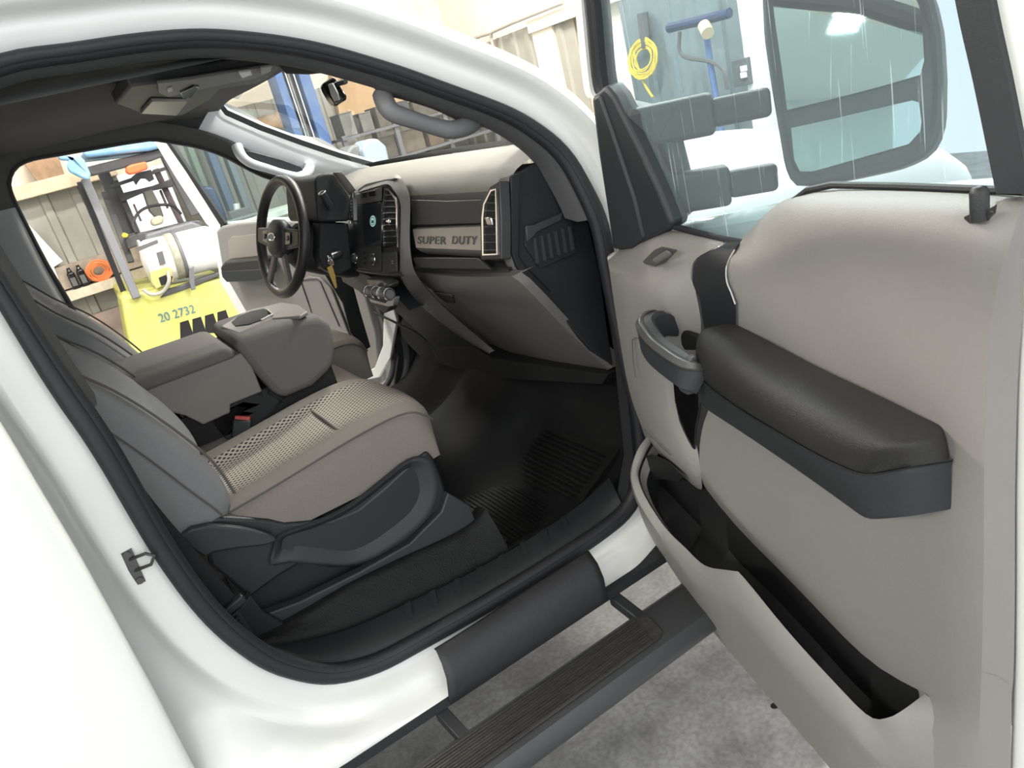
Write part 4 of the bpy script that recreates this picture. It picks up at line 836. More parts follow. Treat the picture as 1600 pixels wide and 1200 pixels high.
# ---- steering wheel
sw = thing('steering_wheel', 'black leather steering wheel with badge on the hub', 'steering wheel', tuple(wc))
R_ = 0.203; side = V(0, 1, 0)
side = (V(0, 1, 0) + wn * 0.13).normalized(); wn2 = side.cross(upw).normalized()
if wn2.x > 0: wn2 = -wn2
rim = [wc + side * R_ * math.cos(a) + upw * R_ * math.sin(a) for a in [2 * math.pi * i / 64 for i in range(64)]]
mm = Mesh(); mm.tube(rim, 0.019, 14, True); mm.out('rim', mat('wheel_leather', (0.028, 0.028, 0.03), 0.38, bump=0.3, bscale=500), sw, smooth=180)
hb = []
for s, r in ((-0.03, 0.045), (0.0, 0.07), (0.02, 0.068), (0.032, 0.055), (0.036, 0.02)):
    hb.append([wc + wn2 * (s + 0.0) + (side * math.copysign(abs(math.cos(a)) ** .7, math.cos(a)) * r * 1.05 + upw * math.copysign(abs(math.sin(a)) ** .7, math.sin(a)) * r * 1.0 + upw * -0.005) for a in [2 * math.pi * i / 32 for i in range(32)]])
grid('airbag_cover', hb, charplas, sw, cc=True, caps=True, smooth=60)
for sgn in (-1, 1):
    mm = Mesh(); mm.prism([wc + side * sgn * 0.055 + upw * 0.035, wc + side * sgn * 0.192 + upw * 0.03, wc + side * sgn * 0.195 - upw * 0.025, wc + side * sgn * 0.055 - upw * 0.045], wn2 * 0.018); mm.out('spoke', blkplas, sw, bevel=0.006)
    mm = Mesh(); mm.prism([wc + wn2 * 0.018 + side * sgn * 0.085 + upw * 0.022, wc + wn2 * 0.018 + side * sgn * 0.13 + upw * 0.02, wc + wn2 * 0.018 + side * sgn * 0.13 - upw * 0.02, wc + wn2 * 0.018 + side * sgn * 0.085 - upw * 0.026], wn2 * 0.004); bp_ = mm.out('button_pad', gloss, sw, bevel=0.003)
    mm = Mesh(); mm.cyl(wc + wn2 * 0.02 + side * sgn * 0.107, wc + wn2 * 0.026 + side * sgn * 0.107, 0.009, 16); mm.out('wheel_button', MATS['knob_grey'], bp_)
    mm = Mesh(); mm.prism([wc + side * sgn * 0.02 - upw * 0.06, wc + side * sgn * 0.055 - upw * 0.05, wc + side * sgn * 0.115 - upw * 0.165, wc + side * sgn * 0.085 - upw * 0.18], wn2 * 0.014); mm.out('lower_spoke', MATS['knob_grey'], sw, bevel=0.005)
bd = Mesh(); c = wc + wn2 * 0.034 + upw * 0.0
bd.prism([c + side * 0.03 * math.cos(a) + upw * 0.013 * math.sin(a) for a in [2 * math.pi * i / 28 for i in range(28)]], wn2 * 0.004); bdg = bd.out('oval_badge', mat('badge_blue', (0.02, 0.05, 0.18), 0.25), sw)
bd = Mesh(); bd.tube([c + wn2 * 0.004 + side * 0.03 * math.cos(a) + upw * 0.013 * math.sin(a) for a in [2 * math.pi * i / 28 for i in range(28)]], 0.002, 6, True); bd.out('badge_rim', chrome, bdg)
kd = Mesh(); kd.prism([P(x, y, Y=1.775) for x, y in [(505, 424), (530, 426), (550, 440), (562, 484), (579, 542), (571, 547), (548, 520), (536, 474)]], V(0, 0.01, 0)); kd.out('driver_knee_panel', softblk, dash)
# ---- under-dash: wiring & bracket
uw = Mesh(); uw.tube(sm([P(585, 488, X=1.0), P(620, 505, X=1.0), P(650, 520, X=1.02), P(668, 535, X=1.03), P(684, 560, X=1.04)], 4), 0.005, 8); uw.out('loose_wire', softblk, None, label='thin black wire hanging under the dashboard above the footwell', cat='wire')
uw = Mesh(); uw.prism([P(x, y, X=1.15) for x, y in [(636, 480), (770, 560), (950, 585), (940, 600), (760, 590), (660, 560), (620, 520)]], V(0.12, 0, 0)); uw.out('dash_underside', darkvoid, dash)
# interior mirror seen at the windshield
rm = thing('rear_view_mirror', 'black interior rear view mirror hanging at the top of the windshield', 'rear view mirror', tuple(P(512, 150, X=0.80)))
e = [(499, 134), (504, 130), (516, 150), (524, 162), (523, 168), (516, 166), (510, 158), (503, 146)]
mm = Mesh(); mm.prism([P(x, y, X=0.80) for x, y in e], V(0.035, -0.02, 0.01)); mm.out('mirror_housing', gloss, rm, bevel=0.006)
mm = Mesh(); mm.prism([P(x, y, X=0.795) for x, y in [(512, 132), (518, 130), (526, 146), (529, 160), (524, 163), (517, 150)]], V(0.006, 0, 0)); mm.out('mirror_back', mat('mirror_case', (0.6, 0.62, 0.63), 0.3), rm, bevel=0.002)
mm = Mesh(); mm.tube([P(520, 137, X=0.82), P(529, 130, X=0.83), P(540, 127, X=0.84)], 0.008, 10); mm.out('mirror_arm', blkplas, rm)
mm = Mesh(); mm.tube([P(524, 159, X=0.80), P(530, 160, X=0.79), P(534, 156, X=0.79)], 0.004, 8); mm.out('dimming_tab', blkplas, rm)
# ================================================================ OPEN PASSENGER DOOR
HD = V(1.10, -0.05, 0); TD = V(1.0, -1.02, 0)
uD = (TD - HD).normalized(); nD = V(uD.y, -uD.x, 0).normalized()
if nD.x > 0: nD = -nD
def D(x, y, d=0.0): return PLN(x, y, HD, nD, d)
def DL(u, z, d): return HD + uD * u + V(0, 0, z) + nD * d
door = thing('passenger_door', 'open front passenger door with grey inner trim panel, black armrest and map pocket', 'truck door', tuple(DL(0.5, 0.3, 0)))
dtrim = mat('door_trim_grey', (0.248, 0.237, 0.227), 0.55, bump=0.35, bscale=500)
# white door shell: lower body
sh = Mesh()
shell = [(-0.03, 0.30), (-0.04, 0.6), (-0.03, 0.9), (-0.02, 1.13), (0.3, 1.17), (0.6, 1.22), (1.05, 1.25), (1.06, 1.0), (1.055, 0.6), (1.05, 0.3), (0.9, 0.22), (0.4, 0.24), (0.1, 0.26)]
sh.prism([DL(u, z, -0.14) for u, z in shell], nD * 0.05); sh.out('outer_skin', paint, door, bevel=0.02, bseg=3)
# trailing (lock side) edge of the shell, painted, seen past the trim
A = [D(1600, 400, -0.01), D(1598, 470, -0.01), D(1592, 560, -0.01), D(1588, 700, -0.01), D(1587, 850, -0.01), D(1587, 1000, -0.01), D(1586, 1100, -0.01), D(1582, 1210, -0.01)]
A = resample(sm(A, 4), 30)
rows = [[a - uD * 0.02 - nD * 0.03, a - uD * 0.004 + V(0, 0, 0), a + uD * 0.006 + nD * 0.004, a + uD * 0.03, a + uD * 0.05 - nD * 0.02, a + uD * 0.055 - nD * 0.10] for a in A]
grid('lock_side_edge', rows, paint, door, smooth=50)
# ---- trim panel: a height field over the door plane (u, z) with sculpted depth
outline = [(1008, 356), (1050, 358), (1110, 372), (1148, 379), (1165, 372), (1185, 352), (1205, 330), (1235, 308), (1262, 299), (1320, 296), (1450, 300), (1560, 306), (1601, 309), (1603, 360), (1600, 480), (1592, 560), (1587, 700), (1586, 900), (1585, 1080), (1578, 1130), (1560, 1215), (1340, 1215), (1240, 1108), (1150, 1010), (1090, 925), (1050, 860), (1015, 800), (990, 765), (984, 730), (995, 700), (1006, 685), (1000, 662), (985, 620), (975, 570), (966, 510), (958, 460), (948, 412), (952, 398)]
# front block (speaker side) and rear sculpted field built as separate ruled surfaces
# 1. rear upper field: from the black applique to the lock edge, belt top to armrest line
def dgrid(name, rowspx, m, par=None, smooth=60, sub=1, close=0.05, **k):
    rows = [[D(x, y, d) for x, y, d in r] for r in rowspx]
    return grid(name, rows, m, par or door, smooth=smooth, sub=sub, **k)
R1 = [
 [(1150, 378, -.03), (1162, 371, -.03), (1180, 352, -.03), (1203, 326, -.03), (1238, 303, -.03), (1300, 293, -.03), (1450, 297, -.03), (1560, 303, -.03), (1603, 306, -.03), (1612, 306, -.03)],
 [(1148, 384, .00), (1160, 377, .00), (1183, 358, .00), (1206, 333, .005), (1242, 309, .01), (1305, 299, .015), (1450, 302, .02), (1560, 309, .02), (1600, 315, .015), (1608, 316, -.0)],
 [(1146, 392, .02), (1163, 390, .022), (1190, 376, .024), (1216, 352, .032), (1254, 330, .042), (1315, 322, .055), (1450, 330, .06), (1545, 345, .06), (1592, 365, .05), (1601, 372, .0)],
 [(1142, 405, .036), (1165, 408, .038), (1195, 400, .04), (1225, 378, .05), (1262, 358, .06), (1322, 352, .07), (1440, 362, .07), (1520, 375, .07), (1575, 400, .06), (1600, 420, .0)],
 [(1136, 420, .04), (1165, 424, .038), (1200, 420, .036), (1230, 402, .042), (1270, 385, .048), (1330, 380, .055), (1430, 392, .056), (1505, 415, .054), (1560, 450, .05), (1598, 480, .0)],
 [(1137, 440, .04), (1170, 444, .034), (1205, 440, .03), (1240, 428, .032), (1280, 418, .034), (1340, 416, .038), (1420, 430, .04), (1490, 455, .04), (1552, 500, .042), (1594, 540, .0)],
 [(1144, 465, .04), (1178, 468, .032), (1215, 468, .028), (1250, 466, .028), (1295, 466, .028), (1350, 470, .03), (1420, 482, .032), (1485, 505, .034), (1546, 545, .04), (1590, 590, .0)],
 [(1150, 505, .04), (1190, 515, .032), (1230, 530, .028), (1270, 545, .026), (1320, 562, .026), (1375, 580, .028), (1430, 600, .03), (1480, 622, .034), (1542, 645, .04), (1588, 670, .0)],
 [(1140, 560, .04), (1190, 580, .034), (1230, 600, .03), (1280, 625, .028), (1330, 650, .028), (1385, 680, .03), (1435, 700, .032), (1482, 715, .036), (1540, 735, .042), (1586, 760, .0)],
 [(1112, 630, .046), (1150, 660, .044), (1200, 690, .042), (1250, 722, .04), (1300, 755, .04), (1345, 800, .042), (1410, 812, .042), (1482, 800, .042), (1540, 810, .044), (1586, 830, .0)],
 [(1098, 660, .055), (1135, 700, .056), (1190, 742, .056), (1240, 775, .056), (1290, 805, .056), (1345, 838, .052), (1400, 850, .048), (1480, 848, .046), (1540, 856, .046), (1586, 880, .0)],
 [(1092, 700, .062), (1125, 745, .066), (1180, 790, .06), (1230, 820, .06), (1290, 848, .05), (1345, 868, .042), (1400, 878, .04), (1478, 882, .042), (1540, 900, .046), (1586, 930, .0)],
 [(1093, 730, .066), (1122, 780, .07), (1185, 838, .06), (1240, 880, .05), (1300, 915, .042), (1345, 940, .036), (1400, 950, .036), (1478, 955, .04), (1538, 970, .046), (1585, 990, .0)],
 [(1094, 746, .068), (1150, 810, .07), (1200, 862, .055), (1265, 925, .045), (1320, 978, .038), (1365, 1015, .034), (1410, 1035, .034), (1478, 1040, .04), (1536, 1050, .046), (1584, 1060, .0)],
 [(1096, 756, .03), (1152, 826, .03), (1204, 876, .03), (1268, 942, .03), (1322, 1000, .03), (1372, 1046, .03), (1445, 1084, .03), (1485, 1100, .04), (1530, 1115, .046), (1580, 1120, .0)],
]
dgrid('rear_trim_panel', R1, dtrim)
# 2. front block: belt top, face, from hinge edge to the applique
R2 = [
 [(952, 397, -.02), (960, 393, -.02), (1000, 372, -.02), (1048, 356, -.02), (1095, 366, -.02), (1134, 375, -.02)],
 [(948, 401, .01), (957, 402, .012), (995, 386, .01), (1045, 365, .005), (1090, 374, .005), (1130, 382, .005)],
 [(950, 410, .04), (968, 418, .045), (1000, 412, .04), (1045, 395, .025), (1080, 393, .02), (1112, 391, .02)],
 [(952, 420, .06), (974, 430, .075), (1005, 440, .08), (1028, 440, .08), (1052, 425, .06), (1084, 408, .035)],
 [(956, 450, .065), (975, 452, .085), (1005, 458, .095), (1032, 456, .095), (1056, 448, .07), (1082, 436, .045)],
 [(962, 490, .06), (976, 488, .085), (1005, 492, .095), (1034, 488, .095), (1060, 484, .07), (1092, 480, .05)],
 [(970, 540, .055), (980, 540, .080), (1006, 540, .09), (1036, 536, .085), (1070, 530, .06), (1100, 520, .05)],
 [(978, 590, .05), (986, 590, .070), (1010, 590, .085), (1042, 592, .080), (1062, 600, .05), (1078, 610, .045)],
 [(988, 630, .045), (996, 632, .065), (1018, 640, .085), (1046, 650, .085), (1064, 662, .06), (1082, 672, .045)],
 [(1001, 662, .045), (1006, 668, .065), (1026, 685, .085), (1054, 705, .085), (1078, 716, .085), (1093, 712, .07)],
 [(1004, 672, .03), (1012, 684, .06), (1034, 706, .085), (1058, 728, .085), (1082, 748, .085), (1097, 758, .065)],
 [(1006, 680, .0), (1014, 692, .03), (1036, 716, .03), (1060, 738, .03), (1084, 760, .03), (1098, 768, .03)],
]
dgrid('front_trim_panel', R2, dtrim)
# embossed seam line on the front block
mm = Mesh(); mm.tube(sm([D(x, y, .094) for x, y in [(988, 531), (989, 560), (993, 590)]], 4), 0.0012, 6); mm.tube(sm([D(x, y, .09) for x, y in [(1003, 667), (1025, 690), (1048, 711)]], 4), 0.0012, 6); mm.tube([D(988, 531, .092), D(992, 528, .094), D(998, 529, .095)], 0.0012, 6); mm.out('seam_line', graystitch, door)
# black applique band with bright edges
A = [D(x, y, d) for x, y, d in [(1136, 376, -.02), (1130, 382, .01), (1112, 391, .024), (1092, 402, .034), (1083, 415, .042), (1081, 436, .047), (1086, 452, .048), (1094, 470, .048), (1098, 500, .048), (1103, 525, .048)]]
Bq = [D(x, y, d) for x, y, d in [(1158, 376, -.02), (1154, 382, .01), (1148, 390, .024), (1140, 404, .034), (1135, 420, .042), (1136, 440, .045), (1143, 458, .046), (1149, 475, .046), (1150, 500, .046), (1150, 515, .046)]]
ruled('black_applique', sm(A, 4), sm(Bq, 4), blkplas, door, n=36, smooth=50)
mm = Mesh(); mm.tube(sm(A[:6], 4), 0.0016, 6); mm.out('bright_edge', chrome, door)
mm = Mesh(); mm.tube(sm(Bq[2:8], 4), 0.0018, 6); mm.out('bright_edge', chrome, door)
# lock slider on the belt
q = [D(x, y, .048) for x, y in [(1007, 410), (1026, 391), (1038, 386), (1060, 391), (1040, 411), (1026, 417), (1010, 413)]]
mm = Mesh(); mm.prism([p + V(0, 0, 0.0) for p in q], V(0, 0, 0.004) + nD * 0.006); lk = mm.out('lock_bezel', mat('lock_bezel_grey', (0.09, 0.085, 0.08), 0.4), door, bevel=0.002)
q = [D(x, y, .056) for x, y in [(1024, 405), (1046, 392), (1051, 395), (1050, 400), (1030, 412), (1024, 411)]]
mm = Mesh(); mm.prism(q, V(0, 0, 0.005) + nD * 0.008); mm.out('lock_slider', mat('slider_grey', (0.16, 0.155, 0.15), 0.35), lk, bevel=0.003)
# lock pin at the rear of the belt
b0 = D(1531, 344, .058); b1 = b0 + V(0, 0, 0.043)
mm = Mesh(); ax = (b1 - b0); mm.lathe(b0, ax, [(0.011, 0), (0.011, ax.length * .8), (0.008, ax.length * .95), (0.002, ax.length)], 16); lp_ = mm.out('lock_pin', blkplas, door, smooth=50)
mm = Mesh(); mm.prism([D(x, y, .060) for x, y in [(1506, 342), (1520, 336), (1545, 330), (1558, 322), (1556, 334), (1542, 346), (1515, 350)]], V(0, 0, 0.003)); mm.out('pin_collar', MATS['lock_bezel_grey'], lp_, bevel=0.001)
# ---- armrest: padded top and lower side
topf = [(1088, 545, .14), (1089, 522, .135), (1100, 510, .11), (1120, 508, .09), (1140, 504, .045)]
def arm_rows():
    F_ = [(1086, 560), (1086, 590), (1092, 625)]
    return F_
st_ = []
# stations from front to rear; each: back/top edge, crown, front shoulder, seam, bottom
ST = [
 [(1146, 505, .045), (1128, 507, .075), (1104, 512, .11), (1092, 520, .125), (1087, 538, .13), (1087, 558, .13), (1087, 574, .125)],
 [(1160, 512, .04), (1140, 516, .085), (1116, 524, .13), (1100, 536, .15), (1091, 552, .155), (1089, 568, .15), (1090, 582, .145)],
 [(1200, 532, .04), (1180, 540, .09), (1152, 552, .14), (1130, 565, .16), (1114, 580, .165), (1106, 592, .16), (1102, 598, .155)],
 [(1262, 566, .04), (1240, 576, .09), (1212, 590, .14), (1186, 603, .162), (1165, 618, .168), (1154, 628, .162), (1150, 634, .157)],
 [(1330, 598, .04), (1308, 610, .09), (1282, 626, .14), (1255, 642, .164), (1230, 656, .17), (1218, 666, .165), (1213, 672, .16)],
 [(1395, 628, .04), (1374, 642, .09), (1352, 660, .14), (1325, 678, .166), (1298, 694, .172), (1284, 704, .167), (1278, 710, .162)],
 [(1445, 654, .04), (1425, 668, .09), (1400, 684, .14), (1372, 696, .166), (1346, 708, .172), (1334, 716, .168), (1331, 734, .163)],
 [(1470, 664, .035), (1455, 676, .085), (1430, 690, .13), (1400, 700, .155), (1368, 712, .162), (1350, 724, .160), (1344, 738, .157)],
 [(1479, 676, .03), (1470, 688, .07), (1448, 700, .11), (1418, 708, .135), (1384, 718, .145), (1362, 730, .148), (1356, 740, .15)],
]
rows = [[D(x, y, d) for x, y, d in r] for r in ST]
endr = [D(x, y, d) for x, y, d in [(1488, 718, .03), (1472, 721, .07), (1450, 724, .10), (1420, 729, .125), (1392, 734, .14), (1368, 738, .148), (1358, 741, .15)]]
rows.append(endr)
ar = grid('armrest_pad', rows, leather, door, smooth=180, sub=2)
# lower side band
up = [(1087, 574, .124), (1090, 583, .143), (1102, 599, .153), (1150, 635, .156), (1213, 673, .158), (1278, 711, .160), (1331, 735, .160), (1347, 740, .157), (1365, 741, .15), (1420, 731, .125), (1488, 720, .04)]
lo = [(1092, 622, .10), (1095, 630, .115), (1108, 642, .12), (1160, 676, .122), (1222, 718, .125), (1285, 762, .128), (1335, 798, .13), (1350, 808, .13), (1368, 811, .125), (1425, 806, .10), (1487, 795, .04)]
A = resample(sm([D(*q) for q in up], 4), 60); Bq = resample(sm([D(*q) for q in lo], 4), 60)
rows = [[a + (-nD) * 0.01, a + V(0, 0, -0.002), a.lerp(b, .12) + nD * 0.003, a.lerp(b, .5) + nD * 0.002, a.lerp(b, .92) + nD * 0.001, b, b - nD * 0.02] for a, b in zip(A, Bq)]
grid('armrest_side', rows, leathlow, door, smooth=60)
mm = Mesh(); mm.prism([D(*q) - nD * 0.012 for q in lo] + [D(1487, 795, .0), D(1340, 800, .0), D(1092, 622, .0)], V(0, 0, 0.004)); mm.out('armrest_underside', darkvoid, door)
mm = Mesh(); mm.tube([p + nD * 0.002 for p in A], 0.0015, 6); mm.out('armrest_seam', darkvoid, door)
# ---- pull handle: black grip with silver front edge
gA = [(1012, 492, .10), (1000, 512, .13), (998, 530, .14), (1004, 548, .14), (1040, 578, .15), (1072, 600, .155), (1090, 608, .15)]
hm = Mesh()
grip = [D(1050, 508, .07), D(1022, 508, .125), D(1012, 520, .155), D(1024, 544, .168), D(1050, 566, .172), D(1074, 582, .168), D(1092, 591, .15)]
g2 = sm(grip, 5)
rows = []
for i, p in enumerate(g2):
    tq = (g2[min(i + 1, len(g2) - 1)] - g2[max(i - 1, 0)]).normalized(); upq = (V(0, 0, 1) - tq * tq.z).normalized(); sd = tq.cross(upq)
    h = 0.029; w_ = 0.019
    if i < 4: h *= 0.8
    rows.append([p + upq * a * h + sd * b * w_ for a, b in [(1, -.7), (1, .7), (.75, 1), (-.9, 1), (-1, .8), (-1, -.8), (-.9, -1), (.75, -1)]])
grid('pull_handle', rows, charplas, door, cc=True, caps=True, smooth=35)
rows = []
for i, p in enumerate(g2[4:]):
    i += 4; tq = (g2[min(i + 1, len(g2) - 1)] - g2[max(i - 1, 0)]).normalized(); upq = (V(0, 0, 1) - tq * tq.z).normalized(); sd = tq.cross(upq)
    if sd.dot(nD) < 0: sd = -sd
    rows.append([p + upq * 0.0302 + sd * 0.002, p + upq * 0.0302 + sd * 0.012, p + upq * 0.022 + sd * 0.0202, p + upq * 0.016 + sd * 0.0202])
grid('handle_bezel', rows, mat('satin_silver', (0.10, 0.10, 0.10), 0.4, metal=0.5), door, smooth=40, solid=0.001)
# handle rear mount in satin and recess behind it
mm = Mesh(); mm.prism([D(x, y, .15) for x, y in [(1066, 560), (1082, 552), (1090, 556), (1092, 588), (1094, 610), (1086, 612), (1074, 606), (1068, 590)]], nD * 0.02); mm.out('handle_mount', mat('mount_satin', (0.10, 0.10, 0.105), 0.35, metal=0.4), door, bevel=0.004)
mm = Mesh(); mm.prism([D(x, y, .055) for x, y in [(1068, 520), (1074, 514), (1096, 522), (1098, 545), (1075, 545), (1070, 536)]], nD * 0.01); mm.out('handle_recess', darkvoid, door, bevel=0.003)
mm = Mesh(); mm.prism([D(x, y, .062) for x, y in [(1046, 575), (1068, 590), (1078, 606), (1096, 614), (1096, 640), (1090, 668), (1088, 702), (1066, 684), (1058, 640)]], nD * 0.006); mm.out('grip_pocket', gloss, door, bevel=0.003)
# ---- map pocket: outer lip (grey) and black inside
lipo = [(1012, 682, .05), (998, 700, .09), (987, 728, .13), (985, 752, .15), (996, 785, .165), (1020, 832, .17), (1048, 878, .17), (1075, 920, .17), (1105, 962, .17), (1150, 1018, .17), (1200, 1075, .165), (1260, 1140, .16), (1330, 1222, .155)]
lipi = [(1016, 690, .05), (1007, 705, .08), (997, 730, .115), (997, 748, .135), (1010, 780, .15), (1040, 825, .155), (1070, 855, .155), (1102, 884, .155), (1145, 892, .15), (1160, 900, .145), (1230, 985, .14), (1300, 1062, .13), (1356, 1118, .115), (1385, 1122, .105), (1410, 1110, .08), (1445, 1084, .035)]
A = resample(sm([D(*q) for q in lipi], 4), 70)
inn = A
outr = []
lo2 = [(1012, 682, .05), (998, 700, .09), (988, 728, .125), (987, 752, .15), (998, 785, .165), (1025, 828, .17), (1050, 862, .17), (1085, 905, .17), (1118, 922, .17), (1150, 940, .165), (1222, 1022, .16), (1288, 1095, .15), (1340, 1152, .14), (1378, 1175, .12), (1420, 1150, .09), (1470, 1110, .04)]
Bq = resample(sm([D(*q) for q in lo2], 4), 70)
Bl = [(1010, 684, .02), (1000, 702, .03), (990, 730, .04), (990, 756, .04), (1000, 800, .045), (1018, 840, .05), (1050, 890, .05), (1080, 935, .05), (1105, 975, .05), (1150, 1030, .05), (1215, 1105, .05), (1280, 1180, .05), (1350, 1260, .05), (1420, 1290, .04), (1500, 1290, .03), (1600, 1280, .0)]
Cq = resample(sm([D(*q) for q in Bl], 4), 70)
rows = []
for a, b, c in zip(A, Bq, Cq):
    rows.append([a - nD * 0.02 + V(0, 0, -0.04), a + V(0, 0, -0.004), a, a.lerp(b, .3) + V(0, 0, 0.003), b, b.lerp(c, .15) - nD * -0.004, b.lerp(c, .5), c])
grid('pocket_wall', rows, dtrim, door, smooth=50)
# face below and behind the pocket toward the lock edge
dgrid('lower_trim_panel', [[(1410, 1040, .0), (1478, 1040, .04), (1536, 1050, .046), (1584, 1060, .0)],
 [(1445, 1084, .03), (1485, 1100, .04), (1530, 1115, .046), (1580, 1120, .0)],
 [(1430, 1130, .072), (1480, 1150, .058), (1530, 1165, .05), (1580, 1172, .0)],
 [(1405, 1190, .085), (1470, 1210, .065), (1525, 1225, .052), (1578, 1230, .0)],
 [(1400, 1290, .06), (1470, 1290, .06), (1525, 1290, .05), (1576, 1290, .0)]], dtrim)
# inside of the pocket
inn2 = [p + V(0, 0, -0.004) for p in A]
bk2 = [(1010, 688, .03), (1012, 694, .03), (1020, 705, .03), (1036, 720, .03), (1060, 745, .03), (1085, 770, .03), (1100, 778, .03), (1125, 800, .03), (1152, 830, .03), (1205, 880, .03), (1268, 945, .03), (1322, 1003, .03), (1372, 1050, .03), (1400, 1070, .03), (1425, 1080, .03), (1445, 1087, .03)]
Bk2 = resample(sm([D(*q) for q in bk2], 4), 70)
rows = []
for a, b in zip(inn2, Bk2):
    rows.append([a - nD * 0.004, a + V(0, 0, -0.10) - nD * 0.02, a.lerp(b, .5) + V(0, 0, -0.13), b + V(0, 0, -0.10), b, b + V(0, 0, 0.035) - nD * 0.012])
grid('pocket_liner', rows, mat('pocket_black', (0.005, 0.0055, 0.006), 0.65, bump=0.3, bscale=500), door, smooth=60)
mm = Mesh(); mm.prism([D(x, y, .075) for x, y in [(1004, 716), (1020, 708), (1048, 722), (1070, 742), (1062, 752), (1030, 748), (1002, 752)]], nD * 0.004); mm.out('bottle_cup_wall', mat('cup_wall', (0.012, 0.012, 0.013), 0.45), door, bevel=0.003)
# ---- window frame: sash cover, weatherstrips and glass
sa = [(923, 152), (944, 133), (958, 150), (1000, 235), (1030, 300), (1050, 350), (1046, 357), (985, 392), (957, 391), (948, 330), (934, 240)]
mm = Mesh(); mm.prism([D(x, y, .0) for x, y in sa], -nD * 0.05); mm.out('sash_cover', charplas, door, bevel=0.010, bseg=3)
mm = Mesh(); mm.prism([D(x, y, .008) for x, y in [(926, 154), (936, 148), (960, 220), (990, 310), (1005, 372), (985, 390), (960, 388), (950, 330), (936, 240)]], -nD * 0.02); mm.out('sash_moulding', charplas, door, bevel=0.006)
pf_ = [(925, -60), (934, 30), (944, 130), (960, 155), (1004, 235), (1034, 300), (1052, 352)]
c_ = sm([D(x, y, -.02) for x, y in pf_], 5)
rows = [[p - uD * 0.028 + nD * 0.012, p - uD * 0.030 - nD * 0.03, p - nD * 0.035, p + uD * 0.004 - nD * 0.03, p + uD * 0.002 + nD * 0.006, p - uD * 0.004 + nD * 0.010, p - uD * 0.012 + nD * 0.006, p - uD * 0.020 + nD * 0.012] for p in c_]
grid('front_window_frame', rows, rubber, door, cc=True, caps=True, smooth=30)
# white outer frame edge in front of it
c_ = sm([D(x, y, -.05) for x, y in [(908, -60), (915, 30), (925, 130), (932, 150)]], 5)
rows = [[p - uD * 0.006 + nD * 0.02, p + uD * 0.02 + nD * 0.02, p + uD * 0.02 - nD * 0.03, p - uD * 0.006 - nD * 0.03] for p in c_]
grid('outer_frame', rows, paint, door, cc=True, caps=True, smooth=30)
# belt weatherstrip
c_ = [D(x, y, -.015) for x, y in [(1046, 352), (1085, 362), (1130, 374), (1165, 380), (1200, 370)]]
mm = Mesh(); mm.tube(c_, 0.007, 8); mm.out('belt_weatherstrip', rubber, door)
mm = Mesh(); mm.tube([D(x, y, -.02) for x, y in [(1200, 345), (1262, 297), (1300, 289), (1400, 291), (1500, 295), (1600, 299)]], 0.006, 8); mm.out('belt_weatherstrip', rubber, door)
# rear frame post
c_ = sm([D(x, y, -.01) for x, y in [(1528, -60), (1545, 30), (1565, 120), (1585, 220), (1600, 296)]], 5)
rows = [[p - uD * 0.022 + nD * 0.02, p + uD * 0.020 + nD * 0.02, p + uD * 0.022 - nD * 0.03, p - uD * 0.022 - nD * 0.03] for p in c_]
grid('rear_window_frame', rows, charplas, door, cc=True, caps=True, smooth=30)
c_ = sm([D(x, y, -.02) for x, y in [(1562, -60), (1580, 30), (1598, 120), (1618, 220), (1634, 296)]], 5)
rows = [[p - uD * 0.018 + nD * 0.02, p + uD * 0.030 + nD * 0.02, p + uD * 0.03 - nD * 0.03, p - uD * 0.018 - nD * 0.03] for p in c_]
grid('outer_frame', rows, paint, door, cc=True, caps=True, smooth=30)
# top rail, above the picture
mm = Mesh(); mm.tube([D(925, -60, -.02), D(1200, -110, -.02), D(1528, -60, -.01)], 0.025, 8); mm.out('top_window_frame', rubber, door)
gz = [D(925, -60, -.03), D(1528, -60, -.03), D(1600, 300, -.03), D(1262, 300, -.03), D(1165, 384, -.03), D(1052, 354, -.03), D(1004, 236, -.03), D(944, 132, -.03)]
mm = Mesh(); mm.prism(gz, -nD * 0.0001); gl = obj('window_glass', [Vector(p) for p in gz], [tuple(range(8))], dglass, door, smooth=0)
# ---- exterior towing mirror
mr = thing('towing_mirror', 'large black towing mirror on twin arms outside the open door glass', 'wing mirror', tuple(DL(0.45, 1.2, -0.28)))
nM = V(-0.88, -0.40, 0.20).normalized(); cM = DL(0.47, 1.36, -0.30)
def M3(x, y, d=0.0): return PLN(x, y, cM, nM, d)
mo = [(1192, -20), (1196, 60), (1206, 130), (1216, 190), (1226, 250), (1232, 275), (1245, 290), (1270, 291), (1330, 280), (1400, 265), (1438, 250), (1462, 228), (1473, 190), (1474, 120), (1470, 50), (1460, 5), (1445, -35), (1400, -50), (1240, -45), (1205, -40)]
mcas = mat('mirror_case_black', (0.045, 0.05, 0.055), 0.55, bump=0.3, bscale=400)
o_ = resample([M3(x, y) for x, y in mo] + [M3(*mo[0])], 61)[:-1]; cen = sum(o_, Vector()) / len(o_)
rows = [[p.lerp(cen, 0.10) + nM * 0.002, p.lerp(cen, 0.045) + nM * 0.012, p + nM * 0.006, p - nM * 0.01, p.lerp(cen, -0.01) - nM * 0.05, p.lerp(cen, 0.12) - nM * 0.10, p.lerp(cen, 0.45) - nM * 0.13, p.lerp(cen, 0.98) - nM * 0.14] for p in o_]
grid('mirror_housing', rows, mcas, mr, cr=True, smooth=60)
mm = Mesh(); mm.prism([p.lerp(cen, 0.06) for p in o_], -nM * 0.01); mm.out('mirror_bezel', mcas, mr, smooth=0)
mirm = mat('mirror_glass', (0.78, 0.85, 0.80), 0.02, metal=1.0)
